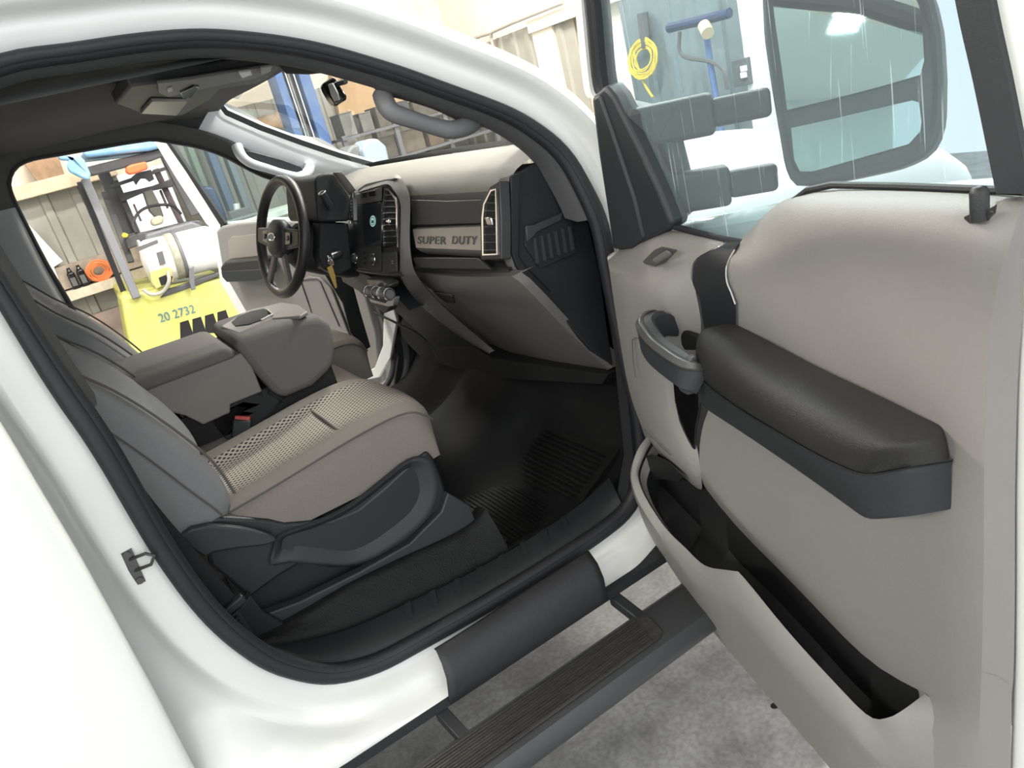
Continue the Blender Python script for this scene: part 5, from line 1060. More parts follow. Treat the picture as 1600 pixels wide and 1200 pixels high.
def mpan(name, q):
    pts = [M3(x, y, 0.008) for x, y in q]; mm = Mesh(); mm.prism(pts, -nM * 0.004); return mm.out(name, mirm, mr, smooth=0)
mpan('main_mirror_glass', [(1204, -25), (1212, 40), (1222, 110), (1230, 172), (1300, 155), (1380, 134), (1438, 117), (1444, 95), (1440, 20), (1420, -30), (1240, -35)])
mpan('wide_mirror_glass', [(1236, 200), (1300, 186), (1360, 172), (1425, 157), (1436, 160), (1440, 190), (1438, 205), (1420, 225), (1340, 248), (1270, 268), (1250, 268), (1241, 250)])
for (a, b, c) in [(((1000, 200), -.04), ((1110, 190), -.12), ((1205, 158), -.235)), (((1040, 305), -.04), ((1135, 295), -.13), ((1215, 275), -.235))]:
    p0, p1, p2 = D(*a[0], a[1]), D(*b[0], b[1]), D(*c[0], c[1])
    mid = p0.lerp(p2, .58)
    def armbox(nm, s, e, h, w_):
        t = (e - s).normalized(); upq = (V(0, 0, 1) - t * t.z).normalized(); sd = t.cross(upq); mm = Mesh(); mm.box((s + e) / 2, ((e - s).length, h, w_), (t, upq, sd)); return mm.out(nm, mcas, mr, bevel=0.012, bseg=3)
    armbox('lower_arm' if a[0][1] > 250 else 'upper_arm', p0 - (p2 - p0) * 0.1, mid, 0.085, 0.05); armbox('arm_extension', mid - (p2 - p0) * 0.02, p2, 0.058, 0.035)
mm = Mesh(); mm.prism([D(x, y, -.06) for x, y in [(960, 160), (1030, 175), (1070, 330), (1050, 350), (1010, 300)]], -nD * 0.05); mm.out('mirror_base', mcas, mr, bevel=0.015, bseg=3)
# ================================================================ RUNNING BOARD
rb = thing('running_board', 'black running board with ribbed tread along the truck sill', 'running board', (0.5, -0.22, 0.15))
xb0, xb1 = -0.4, 1.6
prof = [(-0.155, 0.180), (-0.155, 0.196), (-0.17, 0.203), (-0.27, 0.203), (-0.29, 0.198), (-0.305, 0.175), (-0.305, 0.15), (-0.29, 0.13), (-0.17, 0.13), (-0.155, 0.15)]
rows = [[V(x, y, z) for y, z in prof] for x in (xb0, 0.0, 0.4, 0.8, 0.88, 0.95, 1.1, 1.3, xb1)]
grid('board', rows, mat('board_plastic', (0.05, 0.052, 0.056), 0.35, bump=0.3, bscale=400), rb, cc=True, caps=True, smooth=40)
tm = [V(-0.1, -0.178, 0.204), V(0.855, -0.178, 0.204), V(0.875, -0.2, 0.204), V(0.862, -0.262, 0.204), V(0.84, -0.275, 0.204), V(-0.1, -0.275, 0.204)]
mm = Mesh(); mm.prism(tm, V(0, 0, 0.004)); tp_ = mm.out('tread_pad', mat('tread_rubber', (0.022, 0.022, 0.022), 0.75, bump=1.2, bscale=120, vary=0.5, vscale=60, stretch=(0.15, 3, 1), col2=(0.05, 0.048, 0.044)), rb, bevel=0.003)
for k in range(11):
    y = -0.185 - k * 0.0085; mm = Mesh(); mm.bb((-0.08, y - 0.002, 0.208), (0.84 - k * 0.002, y + 0.002, 0.2105)); mm.out('tread_rib', MATS['tread_rubber'], tp_)
for x in (0.30, 0.84):
    mm = Mesh(); mm.prism([V(x, -0.08, 0.232), V(x + 0.03, -0.08, 0.232), V(x + 0.045, -0.17, 0.198), V(x + 0.015, -0.17, 0.198)], V(0, 0, -0.03)); mm.out('bracket', blkplas, rb, bevel=0.003)
sc_ = thing('sill_cover', 'black rubber protective cover draped over the painted door sill', 'sill cover', (0.6, -0.05, 0.25))
A = [(P(x, y, Y=-0.045)) for x, y in [(681, 1016), (720, 992), (765, 963), (820, 927), (870, 895), (921, 862)]]
rows = []
A = resample(sm(A, 3), 24)
Bq = resample([P(698, 1081, Y=-0.098), P(945, 919, Y=-0.098)], 24)
for i, (a, b) in enumerate(zip(A, Bq)):
    m_ = V((a.x + b.x) / 2, -0.088, 0.305)
    rows.append([V(a.x, a.y + 0.012, a.z - 0.004), a, a.lerp(m_, .5) + V(0, -0.01, 0.008), m_ + V(0, -0.006, 0), V(b.x, -0.100, 0.262), V(b.x, -0.098, 0.238)])
grid('cover_sheet', rows, mat('cover_rubber', (0.022, 0.023, 0.027), 0.6, bump=0.5, bscale=60), sc_, smooth=60, solid=0.003)
# ================================================================ DRIVER DOOR (open, far side)
ddp = V(1.10, 1.90, 0); ddd = V(-0.42, 0.72, 0).normalized(); ddn = V(-ddd.y, ddd.x, 0)
if ddn.y > 0: ddn = -ddn
def E_(x, y, off=0.0): return PLN(x, y, ddp, ddn, off)
dd = thing('driver_door', 'open driver door with grey trim and black armrest on the far side of the cab', 'truck door', (0.9, 2.2, 0.3))
def pz(name, px, off, th, m, par, bevel=0.004, **k):
    mm = Mesh(); mm.prism([E_(x, y, off) for x, y in px], -ddn * th); return mm.out(name, m, par, bevel=bevel, **k)
pz('outer_skin', [(330, 356), (345, 350), (400, 344), (540, 340), (600, 420), (620, 560), (600, 640), (420, 600), (372, 490), (344, 440)], -0.02, 0.05, paint, dd)
dtr = pz('trim_panel', [(337, 362), (345, 354), (372, 348), (402, 346), (470, 345), (530, 380), (565, 440), (588, 520), (596, 600), (560, 610), (400, 580), (385, 490), (356, 440), (346, 415)], 0.03, 0.05, dtrim, dd, bevel=0.012, bseg=3)
pz('upper_recess', [(356, 378), (362, 370), (398, 366), (410, 372), (412, 400), (392, 404), (358, 404)], 0.034, 0.004, mat('recess_grey', (0.30, 0.275, 0.255), 0.6), dd)
pz('armrest', [(343, 418), (350, 409), (400, 404), (416, 406), (418, 432), (400, 438), (354, 440), (346, 430)], 0.10, 0.07, leather, dd, bevel=0.012, bseg=3)
pz('armrest_side', [(345, 424), (400, 421), (418, 419), (418, 433), (400, 439), (354, 441), (347, 433)], 0.103, 0.02, leathlow, dd)
pz('lower_panel', [(466, 440), (482, 432), (500, 434), (516, 450), (560, 560), (520, 570), (494, 500)], 0.045, 0.01, dtrim, dd)
mm = Mesh(); mm.tube([E_(x, y, 0.048) for x, y in [(488, 492), (470, 440), (474, 437), (494, 436), (500, 440), (530, 510)]], 0.003, 6); mm.out('seam_line', graystitch, dd)
pz('sill_panel', [(600, 470), (612, 470), (620, 500), (610, 560), (592, 590), (560, 596), (560, 588), (585, 575), (598, 540)], 0.06, 0.02, paint_in, dd)
pts = [(236, 205), (248, 203), (296, 270), (352, 352), (343, 366), (330, 352), (280, 280)]
pz('trailing_frame', [(228, 200), (241, 198), (290, 268), (346, 356), (338, 364), (322, 350), (276, 280)], 0.0, 0.03, paint, dd, bevel=0.003)
pz('frame_weatherstrip', [(243, 200), (250, 200), (298, 270), (352, 350), (346, 355), (290, 268)], 0.01, 0.02, rubber, dd, bevel=0.002)
obj('window_glass', [E_(x, y, -0.01) for x, y in [(248, 195), (353, 353), (470, 345), (520, 330), (480, 200)]], [(0, 1, 2, 3, 4)], glassmat('driver_glass', (0.62, 0.74, 0.74), haze=0.06), dd, smooth=0)
mm = Mesh(); mm.tube([E_(x, y, 0.0) for x, y in [(346, 354), (400, 346), (470, 345)]], 0.008, 8); mm.out('belt_weatherstrip', rubber, dd)
# ================================================================ WORKSHOP
def struct(o): o['kind'] = 'structure'; return o
conc = bpy.data.materials.new('concrete'); conc.use_nodes = True
nt = conc.node_tree; n = nt.nodes; L = nt.links; b = n['Principled BSDF']; b.inputs['Roughness'].default_value = 0.45
tc = n.new('ShaderNodeTexCoord'); n1 = n.new('ShaderNodeTexNoise'); n1.inputs['Scale'].default_value = 3.5; n1.inputs['Detail'].default_value = 10; n1.inputs['Roughness'].default_value = 0.7
n2 = n.new('ShaderNodeTexNoise'); n2.inputs['Scale'].default_value = 60; n2.inputs['Detail'].default_value = 8
L.new(tc.outputs['Object'], n1.inputs['Vector']); L.new(tc.outputs['Object'], n2.inputs['Vector'])
cr = n.new('ShaderNodeValToRGB'); cr.color_ramp.elements[0].position = 0.35; cr.color_ramp.elements[0].color = (0.19, 0.19, 0.195, 1); cr.color_ramp.elements[1].position = 0.66; cr.color_ramp.elements[1].color = (0.44, 0.44, 0.445, 1)
L.new(n1.outputs[0], cr.inputs[0]); mx = n.new('ShaderNodeMix'); mx.data_type = 'RGBA'; mx.blend_type = 'MULTIPLY'; mx.inputs[0].default_value = 0.5
r2 = n.new('ShaderNodeMapRange'); r2.inputs[1].default_value = 0.35; r2.inputs[2].default_value = 0.6; r2.inputs[3].default_value = 0.55; L.new(n2.outputs[0], r2.inputs[0])
L.new(cr.outputs[0], mx.inputs[6]); L.new(r2.outputs[0], mx.inputs[7]); L.new(mx.outputs[2], b.inputs['Base Color'])
fl_ = Mesh(); fl_.bb((-8, -8, GZ - 0.1), (9, 14, GZ)); struct(fl_.out('floor', conc, None, smooth=0, loc=(0, 0, GZ)))
metw = mat('wall_metal', (0.33, 0.32, 0.28), 0.55, vary=0.12, vscale=3)
insul = mat('insulation_cream', (0.80, 0.72, 0.60), 0.8, vary=0.12, vscale=2, bump=1, bscale=5)
def ribwall(x0, x1, y, z0, z1, name, axis='x', mt=None):
    step = 0.30; v = []; f = []; k = 0; pr_ = []
    x = x0
    while x < x1 - 1e-6:
        for dx, dy in ((0, 0), (0.20, 0), (0.215, -0.03), (0.285, -0.03)): 
            if x + dx < x1: pr_.append((x + dx, y + dy))
        x += step
    pr_.append((x1, y)); 
    for a, b_ in pr_: v += [V(a, b_, z0), V(a, b_, z1)] if axis == 'x' else [V(b_, a, z0), V(b_, a, z1)]
    for i in range(len(pr_) - 1): f.append((2 * i, 2 * i + 2, 2 * i + 3, 2 * i + 1))
    return struct(obj(name, v, f, mt or metw, None, smooth=0, solid=0.01))
ribwall(-8, 0.80, 8.0, GZ, 1.72, 'wall_back')
ribwall(1.30, 5.2, 8.0, GZ, 2.1, 'wall_back')
up_ = Mesh(); up_.bb((-8, 8.02, 1.72), (0.80, 8.1, 4.3)); up_.bb((0.80, 8.02, 1.72), (1.30, 8.1, 4.3)); up_.bb((1.30, 8.02, 2.1), (5.3, 8.1, 4.3)); struct(up_.out('wall_back_upper', insul, None, smooth=0))
gb = Mesh(); gb.bb((-8, 7.78, 1.71), (0.80, 7.99, 1.85)); struct(gb.out('trim_1', mat('girt_tan', (0.62, 0.52, 0.36), 0.6, vary=0.25, vscale=12), None, bevel=0.01))
gb = Mesh(); gb.bb((-8, 7.74, 0.62), (0.75, 7.97, 0.72)); struct(gb.out('trim_2', mat('ledge_tan', (0.66, 0.58, 0.45), 0.6, vary=0.25, vscale=12), None, bevel=0.005))
gb = Mesh(); gb.bb((-8, 7.9, 0.74), (0.75, 7.985, 0.98)); struct(gb.out('trim_3', mat('backing_board', (0.40, 0.33, 0.26), 0.7, vary=0.3, vscale=8), None))
ribwall(5.28, 8.2, 5.2, GZ, 2.1, 'wall_front', 'y'); ribwall(1.9, 4.55, 5.2, GZ, 2.1, 'wall_front', 'y', mat('wall_metal_blue', (0.17, 0.21, 0.23), 0.5, vary=0.2, vscale=4))
up_ = Mesh(); up_.bb((5.22, 1.9, 2.1), (5.3, 8.2, 4.3)); up_.bb((5.19, 4.45, 2.1), (5.24, 8.2, 2.16)); struct(up_.out('wall_front_upper', insul, None, smooth=0))
mm = Mesh(); mm.bb((-8, 7.88, GZ), (0.78, 7.965, 0.40)); struct(mm.out('trim_5', mat('low_board', (0.36, 0.28, 0.23), 0.7, vary=0.3, vscale=5), None))
# roll-up door in the front wall, with its jambs
dr_ = Mesh(); dr_.bb((5.24, 4.55, GZ), (5.27, 5.9, 2.12)); 
struct(dr_.out('door_1', mat('roll_door_cream', (0.80, 0.74, 0.62), 0.5), None, smooth=0))
for a_, b__ in (((5.16, 5.84, GZ), (5.26, 6.0, 2.12)), ((5.16, 5.62, GZ), (5.2, 5.84, 2.08)), ((5.12, 4.5, 2.02), (5.24, 6.0, 2.14)), ((5.235, 5.565, GZ), (5.245, 5.58, 2.05))):
    mm = Mesh(); mm.bb(a_, b__); struct(mm.out('trim_4', mat('jamb_cream', (0.85, 0.80, 0.68), 0.5) if 'jamb_cream' not in MATS else (MATS['jamb_cream'] if a_[1] != 5.565 else darkvoid), None, smooth=0))
ce = Mesh(); ce.bb((-8, -3.2, 4.3), (9, 14, 4.4)); struct(ce.out('ceiling', mat('ceiling_cream', (0.74, 0.70, 0.62), 0.8), None, smooth=0))
wr = Mesh(); wr.bb((-8.1, -3.2, GZ), (-8, 14, 4.4)); struct(wr.out('wall_rear', mat('wall_rear_metal', (0.38, 0.45, 0.42), 0.6, vary=0.2, vscale=2), None, smooth=0))
# conduit on the front wall
mm = Mesh(); mm.tube(sm([P(720, 68, X=5.08), P(765, 52, X=5.08), P(767, 60, X=5.08), P(778, 95, X=5.08), P(790, 130, X=5.08)], 3), 0.02, 8); mm.tube([P(765, 52, X=5.08), P(800, 36, X=5.08), P(880, 4, X=5.08)], 0.02, 8); mm.out('conduit', mat('conduit_grey', (0.35, 0.33, 0.3), 0.5), None, label='grey electrical conduit bending down the metal wall above the truck roof', cat='conduit')
# ceiling tube lights with added fill lamps; the hood pair brightens pillar and dash
LL = ['over the space behind the truck', 'nearest the open bay behind the truck', 'at the far corner behind the forklift', 'above the driver side of the cab', 'above the blue lift column', 'added as fill nearest the bay door ahead of the truck', 'added as fill above the hood of the truck', 'above the rear of the cab']
for i, (x, y) in enumerate(((-5.2, -0.8), (-4.8, -2.0), (-4.5, 3.0), (0.5, 5.2), (3.4, 5.5), (3.6, 0.4), (3.0, 2.4), (-1.0, 2.0))):
    t = thing('ceiling_light', 'long twin tube fluorescent ceiling fixture ' + LL[i], 'ceiling light', (x, y, 4.18), 'ceiling lights')
    mm = Mesh(); mm.box((x, y, 4.22), (1.3, 0.25, 0.06)); mm.out('housing', paint_in, t)
    for s in (-0.07, 0.07):
        mm = Mesh(); mm.cyl((x - 0.6, y + s, 4.17), (x + 0.6, y + s, 4.17), 0.018, 10); mm.out('tube', mat('tube_lit', (1, 1, 1), 0.5, emit=(1.0, 0.97, 0.9), estr=30) if 'tube_lit' not in MATS else MATS['tube_lit'], t)
    ld = bpy.data.lights.new('tube_fill_light', 'AREA'); ld.shape = 'RECTANGLE'; ld.size = 1.2; ld.size_y = 0.25; ld.energy = 220 if x > 2.5 and y < 3 else 110; ld.color = (1.0, 0.96, 0.88)
    lo_ = bpy.data.objects.new('tube_fill_light', ld); COL.objects.link(lo_); lo_.parent = t; lo_.location = (0, 0, -0.05)
# ================================================================ FORKLIFT
fk = thing('forklift', 'yellow forklift with white gas cylinder parked beyond the driver door', 'forklift', (0.8, 7.0, GZ))
yel = mat('forklift_yellow', (0.56, 0.57, 0.13), 0.45, vary=0.35, vscale=5, col2=(0.50, 0.49, 0.17))
fblk = mat('forklift_grey', (0.075, 0.075, 0.08), 0.5); fgry = mat('post_grey', (0.13, 0.135, 0.15), 0.5)
FY = 6.5
def Fp(x, y, o=0.0): return P(x, y, Y=FY + o)
def fpr(name, px, th, m, par=None, o=0.0, bevel=0.01, **k):
    mm = Mesh(); mm.prism([Fp(x, y, o) for x, y in px], V(0, th, 0)); return mm.out(name, m, par or fk, bevel=bevel, **k)
zb = -0.30
ct = [Fp(188, 462), Fp(300, 440), Fp(352, 432), Fp(366, 446), Fp(388, 500)]
ct = ct + [V(1.30, FY, zb), V(0.25, FY, zb), V(0.18, FY, 0.0), Fp(203, 548)]
mm = Mesh(); mm.prism(ct, V(0, 0.55, 0)); mm.out('counterweight', yel, fk, bevel=0.05, bseg=4)
mm = Mesh(); mm.prism([Fp(188, 458, 0.1), Fp(352, 428, 0.1), V(1.25, FY + .1, 0.4), V(0.3, FY + .1, 0.4)], V(0, 1.3, 0)); mm.out('engine_hood', yel, fk, bevel=0.04, bseg=3)
for k in range(4):
    x0 = 281 + k * 19.5; y0 = 505 - k * 5.3
    fpr('grille_slot', [(x0, y0 - 1), (x0 + 13.5, y0 - 5), (x0 + 20, y0 + 14), (x0 + 21, y0 + 26), (x0 + 1, y0 + 26)], 0.02, darkvoid, o=-0.004, bevel=0.003)
ta = Fp(250, 498, -0.01); tb = Fp(303, 483, -0.01)
t1 = text('number_marking', '20 2732', (ta + tb) / 2, tb - ta, Fp(275, 480, -0.01) - Fp(280, 497, -0.01), 0.12, mat('marking_blue', (0.06, 0.16, 0.22), 0.6), fk, depth=0.001, fit=(tb - ta).length * 1.05)
# gas cylinder lying across the hood
a = P(226, 412, Y=6.62); b = P(338, 384, Y=6.62); ax = (b - a); r = 0.215; Lh = ax.length
whit = mat('cylinder_white', (0.80, 0.80, 0.77), 0.4, vary=0.08, vscale=8)
mm = Mesh(); mm.lathe(a, ax, [(0.06, -0.02), (0.15, 0.0), (r * .93, 0.02), (r, 0.06), (r, Lh - 0.06), (r * .9, Lh), (0.1, Lh + 0.03)], 40); mm.out('gas_cylinder', whit, fk, smooth=50)
un = ax.normalized(); 
def ringat(s, w_, rr, name, m):
    u_ = un.orthogonal().normalized(); w2 = un.cross(u_)
    rows = [[a + un * (s * Lh + d) + (u_ * math.cos(t) + w2 * math.sin(t)) * rr for d in (-w_ / 2, w_ / 2)] for t in [2 * math.pi * i / 40 for i in range(40)]]
    return grid(name, rows, m, fk, cr=True, solid=0.006, smooth=40)
ringat(0.42, 0.10, r + 0.008, 'cylinder_strap', mat('strap_khaki', (0.40, 0.38, 0.30), 0.6, vary=0.3, vscale=20)); ringat(0.48, 0.03, r + 0.014, 'strap_edge', fgry)
ringat(0.02, 0.02, r + 0.01, 'collar_band', whit)
for q, mm_ in (([(213, 387), (246, 374), (248, 380), (216, 393)], 'dark_label'), ([(244, 395), (254, 392), (259, 412), (250, 415)], 'small_label')):
    fpr(mm_, q, 0.006, mat('label_dark', (0.10, 0.10, 0.10), 0.6) if 'label_dark' not in MATS else MATS['label_dark'], o=-0.12, bevel=0)
fpr('cylinder_shroud', [(234, 425), (262, 417), (268, 420), (272, 440), (244, 452), (236, 440)], 0.05, mat('shroud_yellow', (0.45, 0.42, 0.15), 0.6), o=-0.10)
fpr('shroud_slot', [(248, 434), (258, 430), (270, 432), (268, 442), (252, 446)], 0.02, darkvoid, o=-0.11, bevel=0.002)
hm_ = Mesh(); hm_.tube(sm([Fp(262, 424, -.12), Fp(264, 440, -.14), Fp(254, 456, -.1), Fp(236, 460, -.08), Fp(224, 452, -.05)], 5), 0.018, 8); hm_.out('gas_hose', mat('hose_grey', (0.35, 0.33, 0.30), 0.7), fk)
fpr('strap_clamp', [(296, 420), (303, 416), (304, 440), (306, 452), (300, 454), (296, 440)], 0.03, fgry, o=-0.12, bevel=0.004)
fpr('cylinder_cradle', [(262, 452), (300, 440), (345, 424), (346, 430), (303, 448), (250, 466)], 0.10, fblk, o=-0.02)
# overhead guard
def bar(name, p, q, w_, m, n=None):
    mm = Mesh(); t = (q - p).normalized(); s = V(0, 1, 0).cross(t).normalized(); mm.box((p + q) / 2, ((q - p).length, w_, w_ * 0.8), (t, s, t.cross(s))); return mm.out(name, m, fk, bevel=0.006)
bar('rear_guard_post', P(133, 280, Y=6.7), P(214, 466, Y=6.45), 0.075, fgry)
bar('rear_guard_post', P(124, 284, Y=6.75), P(194, 458, Y=6.75), 0.05, rubber)
bar('mast_rail', P(158, 262, Y=7.6), P(203, 365, Y=7.6), 0.11, fblk); bar('mast_rail', P(268, 232, Y=7.6), P(312, 330, Y=7.6), 0.09, fblk)
bar('inner_mast_rail', P(180, 282, Y=7.5), P(216, 368, Y=7.5), 0.05, fblk); bar('inner_mast_rail', P(243, 264, Y=7.5), P(284, 350, Y=7.5), 0.06, mat('mast_plum', (0.12, 0.09, 0.10), 0.6))
bar('front_guard_bar', P(172, 292, Y=7.4), P(262, 262, Y=7.4), 0.035, fblk)
fpr('seat_pad', [(236, 347), (240, 340), (252, 336), (257, 342), (254, 350), (240, 354)], 0.12, mat('pad_tan', (0.42, 0.36, 0.26), 0.7), o=0.3, bevel=0.02)
bar('mast_side_plate', P(258, 240, Y=7.0), P(306, 335, Y=7.0), 0.11, fblk); bar('front_guard_post', P(163, 300, Y=7.2), P(205, 410, Y=7.0), 0.06, fblk)
fpr('overhead_guard', [(130, 262), (236, 236), (252, 232), (258, 243), (240, 250), (145, 274), (138, 270)], 0.25, fblk, o=0.2, bevel=0.01)
fpr('mast_crossbar', [(187, 308), (190, 302), (240, 290), (268, 279), (273, 283), (270, 292), (238, 298), (220, 303), (190, 316)], 0.12, fblk, o=0.9)
fpr('lower_crossbar', [(195, 373), (210, 366), (232, 362), (300, 345), (312, 344), (320, 350), (316, 356), (230, 378), (200, 390)], 0.25, fblk, o=0.4)
fpr('seat_base', [(228, 366), (300, 346), (315, 352), (317, 358), (270, 366), (234, 377), (226, 378)], 0.3, fgry, o=0.25, bevel=0.02)
fpr('carriage_plate', [(206, 277), (214, 270), (236, 265), (241, 280), (234, 284), (228, 279), (220, 279), (216, 284), (213, 289)], 0.06, fblk, o=0.8, bevel=0.004)
fpr('orange_guard', [(197, 261), (205, 257), (228, 252), (232, 264), (213, 271), (203, 273), (197, 269)], 0.10, mat('orange_paint', (0.75, 0.13, 0.04), 0.5), o=0.08, bevel=0.015, label='bright orange plate')
fpr('hydraulic_cylinder', [(224, 300), (238, 296), (250, 320), (256, 338), (248, 345), (234, 330)], 0.12, mat('cylinder_dull', (0.13, 0.13, 0.11), 0.5), o=0.85)
for q in ([(208, 320), (210, 318), (222, 345), (219, 346)], [(249, 298), (252, 296), (264, 325), (261, 326)]):
    fpr('mast_chain', q, 0.03, mat('chain_brown', (0.14, 0.10, 0.09), 0.6) if 'chain_brown' not in MATS else MATS['chain_brown'], o=0.95, bevel=0.002)
sw_ = Mesh(); sw_.tube(sm([Fp(213, 364, .35), Fp(208, 350, .4), Fp(215, 334, .45), Fp(230, 324, .5), Fp(252, 320, .55), Fp(270, 322, .55), Fp(283, 334, .5)], 5), 0.014, 8); sw_.out('forklift_steering_hoop', rubber, fk)
fpr('fuel_cap', [(190, 368), (193, 363), (201, 366), (200, 371), (192, 372)], 0.06, mat('cap_yellow', (0.6, 0.45, 0.05), 0.5), o=0.35)
for sx in (0.42, 1.1):
    w_ = Mesh(); w_.lathe((sx - 0.1, FY + 0.35, GZ + 0.24), (1, 0, 0), [(0.1, 0), (0.22, 0.0), (0.24, 0.03), (0.24, 0.17), (0.22, 0.2), (0.1, 0.2)], 24); w_.out('wheel', rubber, fk)
    w_ = Mesh(); w_.lathe((sx - 0.12, FY + 1.7, GZ + 0.3), (1, 0, 0), [(0.1, 0), (0.27, 0.0), (0.3, 0.03), (0.3, 0.22), (0.27, 0.25), (0.1, 0.25)], 24); w_.out('wheel', rubber, fk)
mm = Mesh(); mm.bb((0.35, FY + 0.5, -0.2), (1.25, FY + 1.9, 0.35)); mm.out('chassis', fblk, fk, bevel=0.03)
# blue tarp tied over the guard
tarp = mat('tarp_blue', (0.16, 0.36, 0.60), 0.5, vary=0.3, vscale=9, col2=(0.26, 0.45, 0.64))
tp1 = [P(x, y, Y=6.6) for x, y in [(128, 236), (145, 226), (190, 214), (240, 200), (262, 214), (262, 228), (235, 235), (160, 243), (135, 246)]]
mm = Mesh(); mm.prism(tp1, V(0, 0.9, 0.0)); mm.out('rolled_tarp', tarp, None, bevel=0.03, bseg=3, label='rolled pale blue tarp lying along the top of the forklift guard', cat='tarp')
mm = Mesh(); q = [P(x, y, Y=6.45) for x, y in [(88, 242), (100, 237), (112, 246), (122, 240), (132, 250), (142, 272), (140, 282), (128, 278), (108, 268), (104, 258), (108, 250), (94, 250)]]
mm.prism(q, V(0, 0.12, 0)); mm.out('tied_bag', tarp, None, bevel=0.02, bseg=3, label='light blue plastic sheet knotted at the rear corner of the forklift guard', cat='plastic sheet')
# ---- things on the ledge
for x0, nm in ((0.045, 0), (0.14, 1)):
    t = thing('oil_bottle', ['leftmost of the two black oil bottles on the wall ledge', 'black oil bottle on the wall ledge nearer the orange cord'][nm], 'bottle', (x0 - .07, 7.84, 0.72), 'bottles on the ledge')
    mm = Mesh(); mm.box((x0 - .07, 7.84, 0.81), (0.075, 0.11, 0.18)); mm.out('bottle_body', gloss, t, bevel=0.015, bseg=3)
    mm = Mesh(); mm.lathe((x0 - .07, 7.84, 0.90), (0, 0, 1), [(0.03, 0), (0.018, 0.03), (0.018, 0.05)], 12); mm.out('bottle_neck', gloss, t)
    mm = Mesh(); mm.box((x0 - .07, 7.784, 0.80), (0.05, 0.004, 0.09)); mm.out('bottle_label', MATS['label_dark'], t)
ocm = mat('cord_orange', (0.72, 0.22, 0.08), 0.5); pcm = mat('cord_pink', (0.70, 0.25, 0.22), 0.5)
def coil(name, c, R1, turns, m, label, cat, ax1=V(1, 0, 0), ax2=V(0, 0, 1), r=0.011):
    pts = []
    for i in range(turns * 20):
        a = 2 * math.pi * i / 20; rr = R1 * (0.45 + 0.55 * abs(math.sin(i * 0.021 + 0.6))) * (1 + 0.03 * math.sin(i * 1.7)); pts.append(Vector(c) + ax1 * rr * math.cos(a) + ax2 * rr * math.sin(a) * 0.9 + ax1.cross(ax2) * (0.03 * math.sin(i * 0.31)))
    mm = Mesh(); mm.tube(pts, r, 5); return mm.out(name, m, None, smooth=60, label=label, cat=cat)
coil('extension_cord', P(155, 423, Y=7.80), 0.125, 9, ocm, 'coiled orange extension cord standing on the wall ledge', 'extension cord')
coil('extension_cord', P(131, 432, Y=7.86), 0.045, 6, pcm, 'small pinkish coiled cord between black bottles and the orange cord', 'extension cord')
# white sheet edge against the wall
mm = Mesh(); mm.prism([P(x, y, Y=7.88) for x, y in [(44, 350), (98, 408), (84, 417)]] + [V(P(84, 417, Y=7.88).x - 0.02, 7.88, 0.721), V(P(70, 400, Y=7.88).x - 0.05, 7.88, 0.721)], V(0, 0.02, 0)); mm.out('white_panel', mat('panel_white', (0.85, 0.84, 0.80), 0.5), None, label='white triangular corner of a sheet leaning against the metal wall', cat='panel')
mm = Mesh(); q_ = [P(x, y, Y=7.8) for x, y in [(34, 250), (90, 240), (96, 262), (50, 266)]]; q_[2].z = 1.851; q_[3].z = 1.851; mm.prism(q_, V(0, 0.2, 0)); mm.out('timber_bundle', mat('timber_brown', (0.35, 0.22, 0.13), 0.7, vary=0.4, vscale=8), None, label='brown timber bundle on top of the wall girt', cat='timber')
# ---- seen through the driver door glass: posts
for i, (x0, x1, y0, y1, m, lb) in enumerate(((316, 322, 225, 330, (0.05, 0.08, 0.14), 'dark blue steel post standing against the ribbed wall'), (345, 350, 232, 330, (0.11, 0.13, 0.15), 'slate grey post right of the dark blue post at the ribbed wall'), (285, 290, 220, 300, (0.12, 0.15, 0.12), 'dark green hanging strap bundle beside the open driver window'))):
    mm = Mesh(); p = P(x0, y0, Y=7.6); w_ = P(x1, y0, Y=7.6).x - p.x; mm.bb((p.x, 7.5, GZ if i < 2 else 1.2), (p.x + w_ * 2.2, 7.7, 4.3 if i == 2 else 2.4)); mm.out('steel_post' if i < 2 else 'strap_bundle', mat('post_%d' % i, m, 0.5), None, bevel=0.01, label=lb, cat='post' if i < 2 else 'strap')
mm = Mesh(); mm.prism([P(x, y, Y=7.3) for x, y in [(315, 290), (335, 292), (352, 330), (356, 346), (330, 340)]], V(0, 0.15, 0)); mm.out('blue_barrel_cart', mat('cart_blue', (0.025, 0.05, 0.11), 0.4), None, bevel=0.03, label='dark blue equipment cover below the slate grey post', cat='equipment cover')
vt = thing('bench_vise', 'grey bench vise on the workbench beyond the driver window', 'vise', tuple(P(372, 325, Y=6.9)))
mm = Mesh(); mm.cyl(P(369, 318, Y=6.9), P(371, 328, Y=6.9), 0.035, 14); mm.out('vise_screw', MATS['light_metal'], vt); mm = Mesh(); mm.box(P(374, 334, Y=6.9), (0.22, 0.12, 0.1)); mm.out('vise_body', fblk, vt, bevel=0.01)
mm = Mesh(); mm.box(P(374, 341, Y=6.9), (0.34, 0.16, 0.03)); mm.out('vise_jaw', fgry, vt, bevel=0.005)
wbn = thing('workbench', 'pale topped workbench below the ribbed wall, seen over the driver door', 'workbench', (1.9, 6.9, GZ))
zt = P(372, 345, Y=6.9).z; mm = Mesh(); mm.bb((1.5, 6.6, zt - 0.06), (2.35, 7.2, zt)); mm.out('bench_top', mat('bench_top', (0.50, 0.55, 0.50), 0.6, vary=0.3, vscale=6), wbn, bevel=0.005)
for x in (1.56, 2.29):
    for y in (6.66, 7.14): mm = Mesh(); mm.bb((x - .04, y - .04, GZ), (x + .04, y + .04, zt - .06)); mm.out('bench_leg', fblk, wbn)
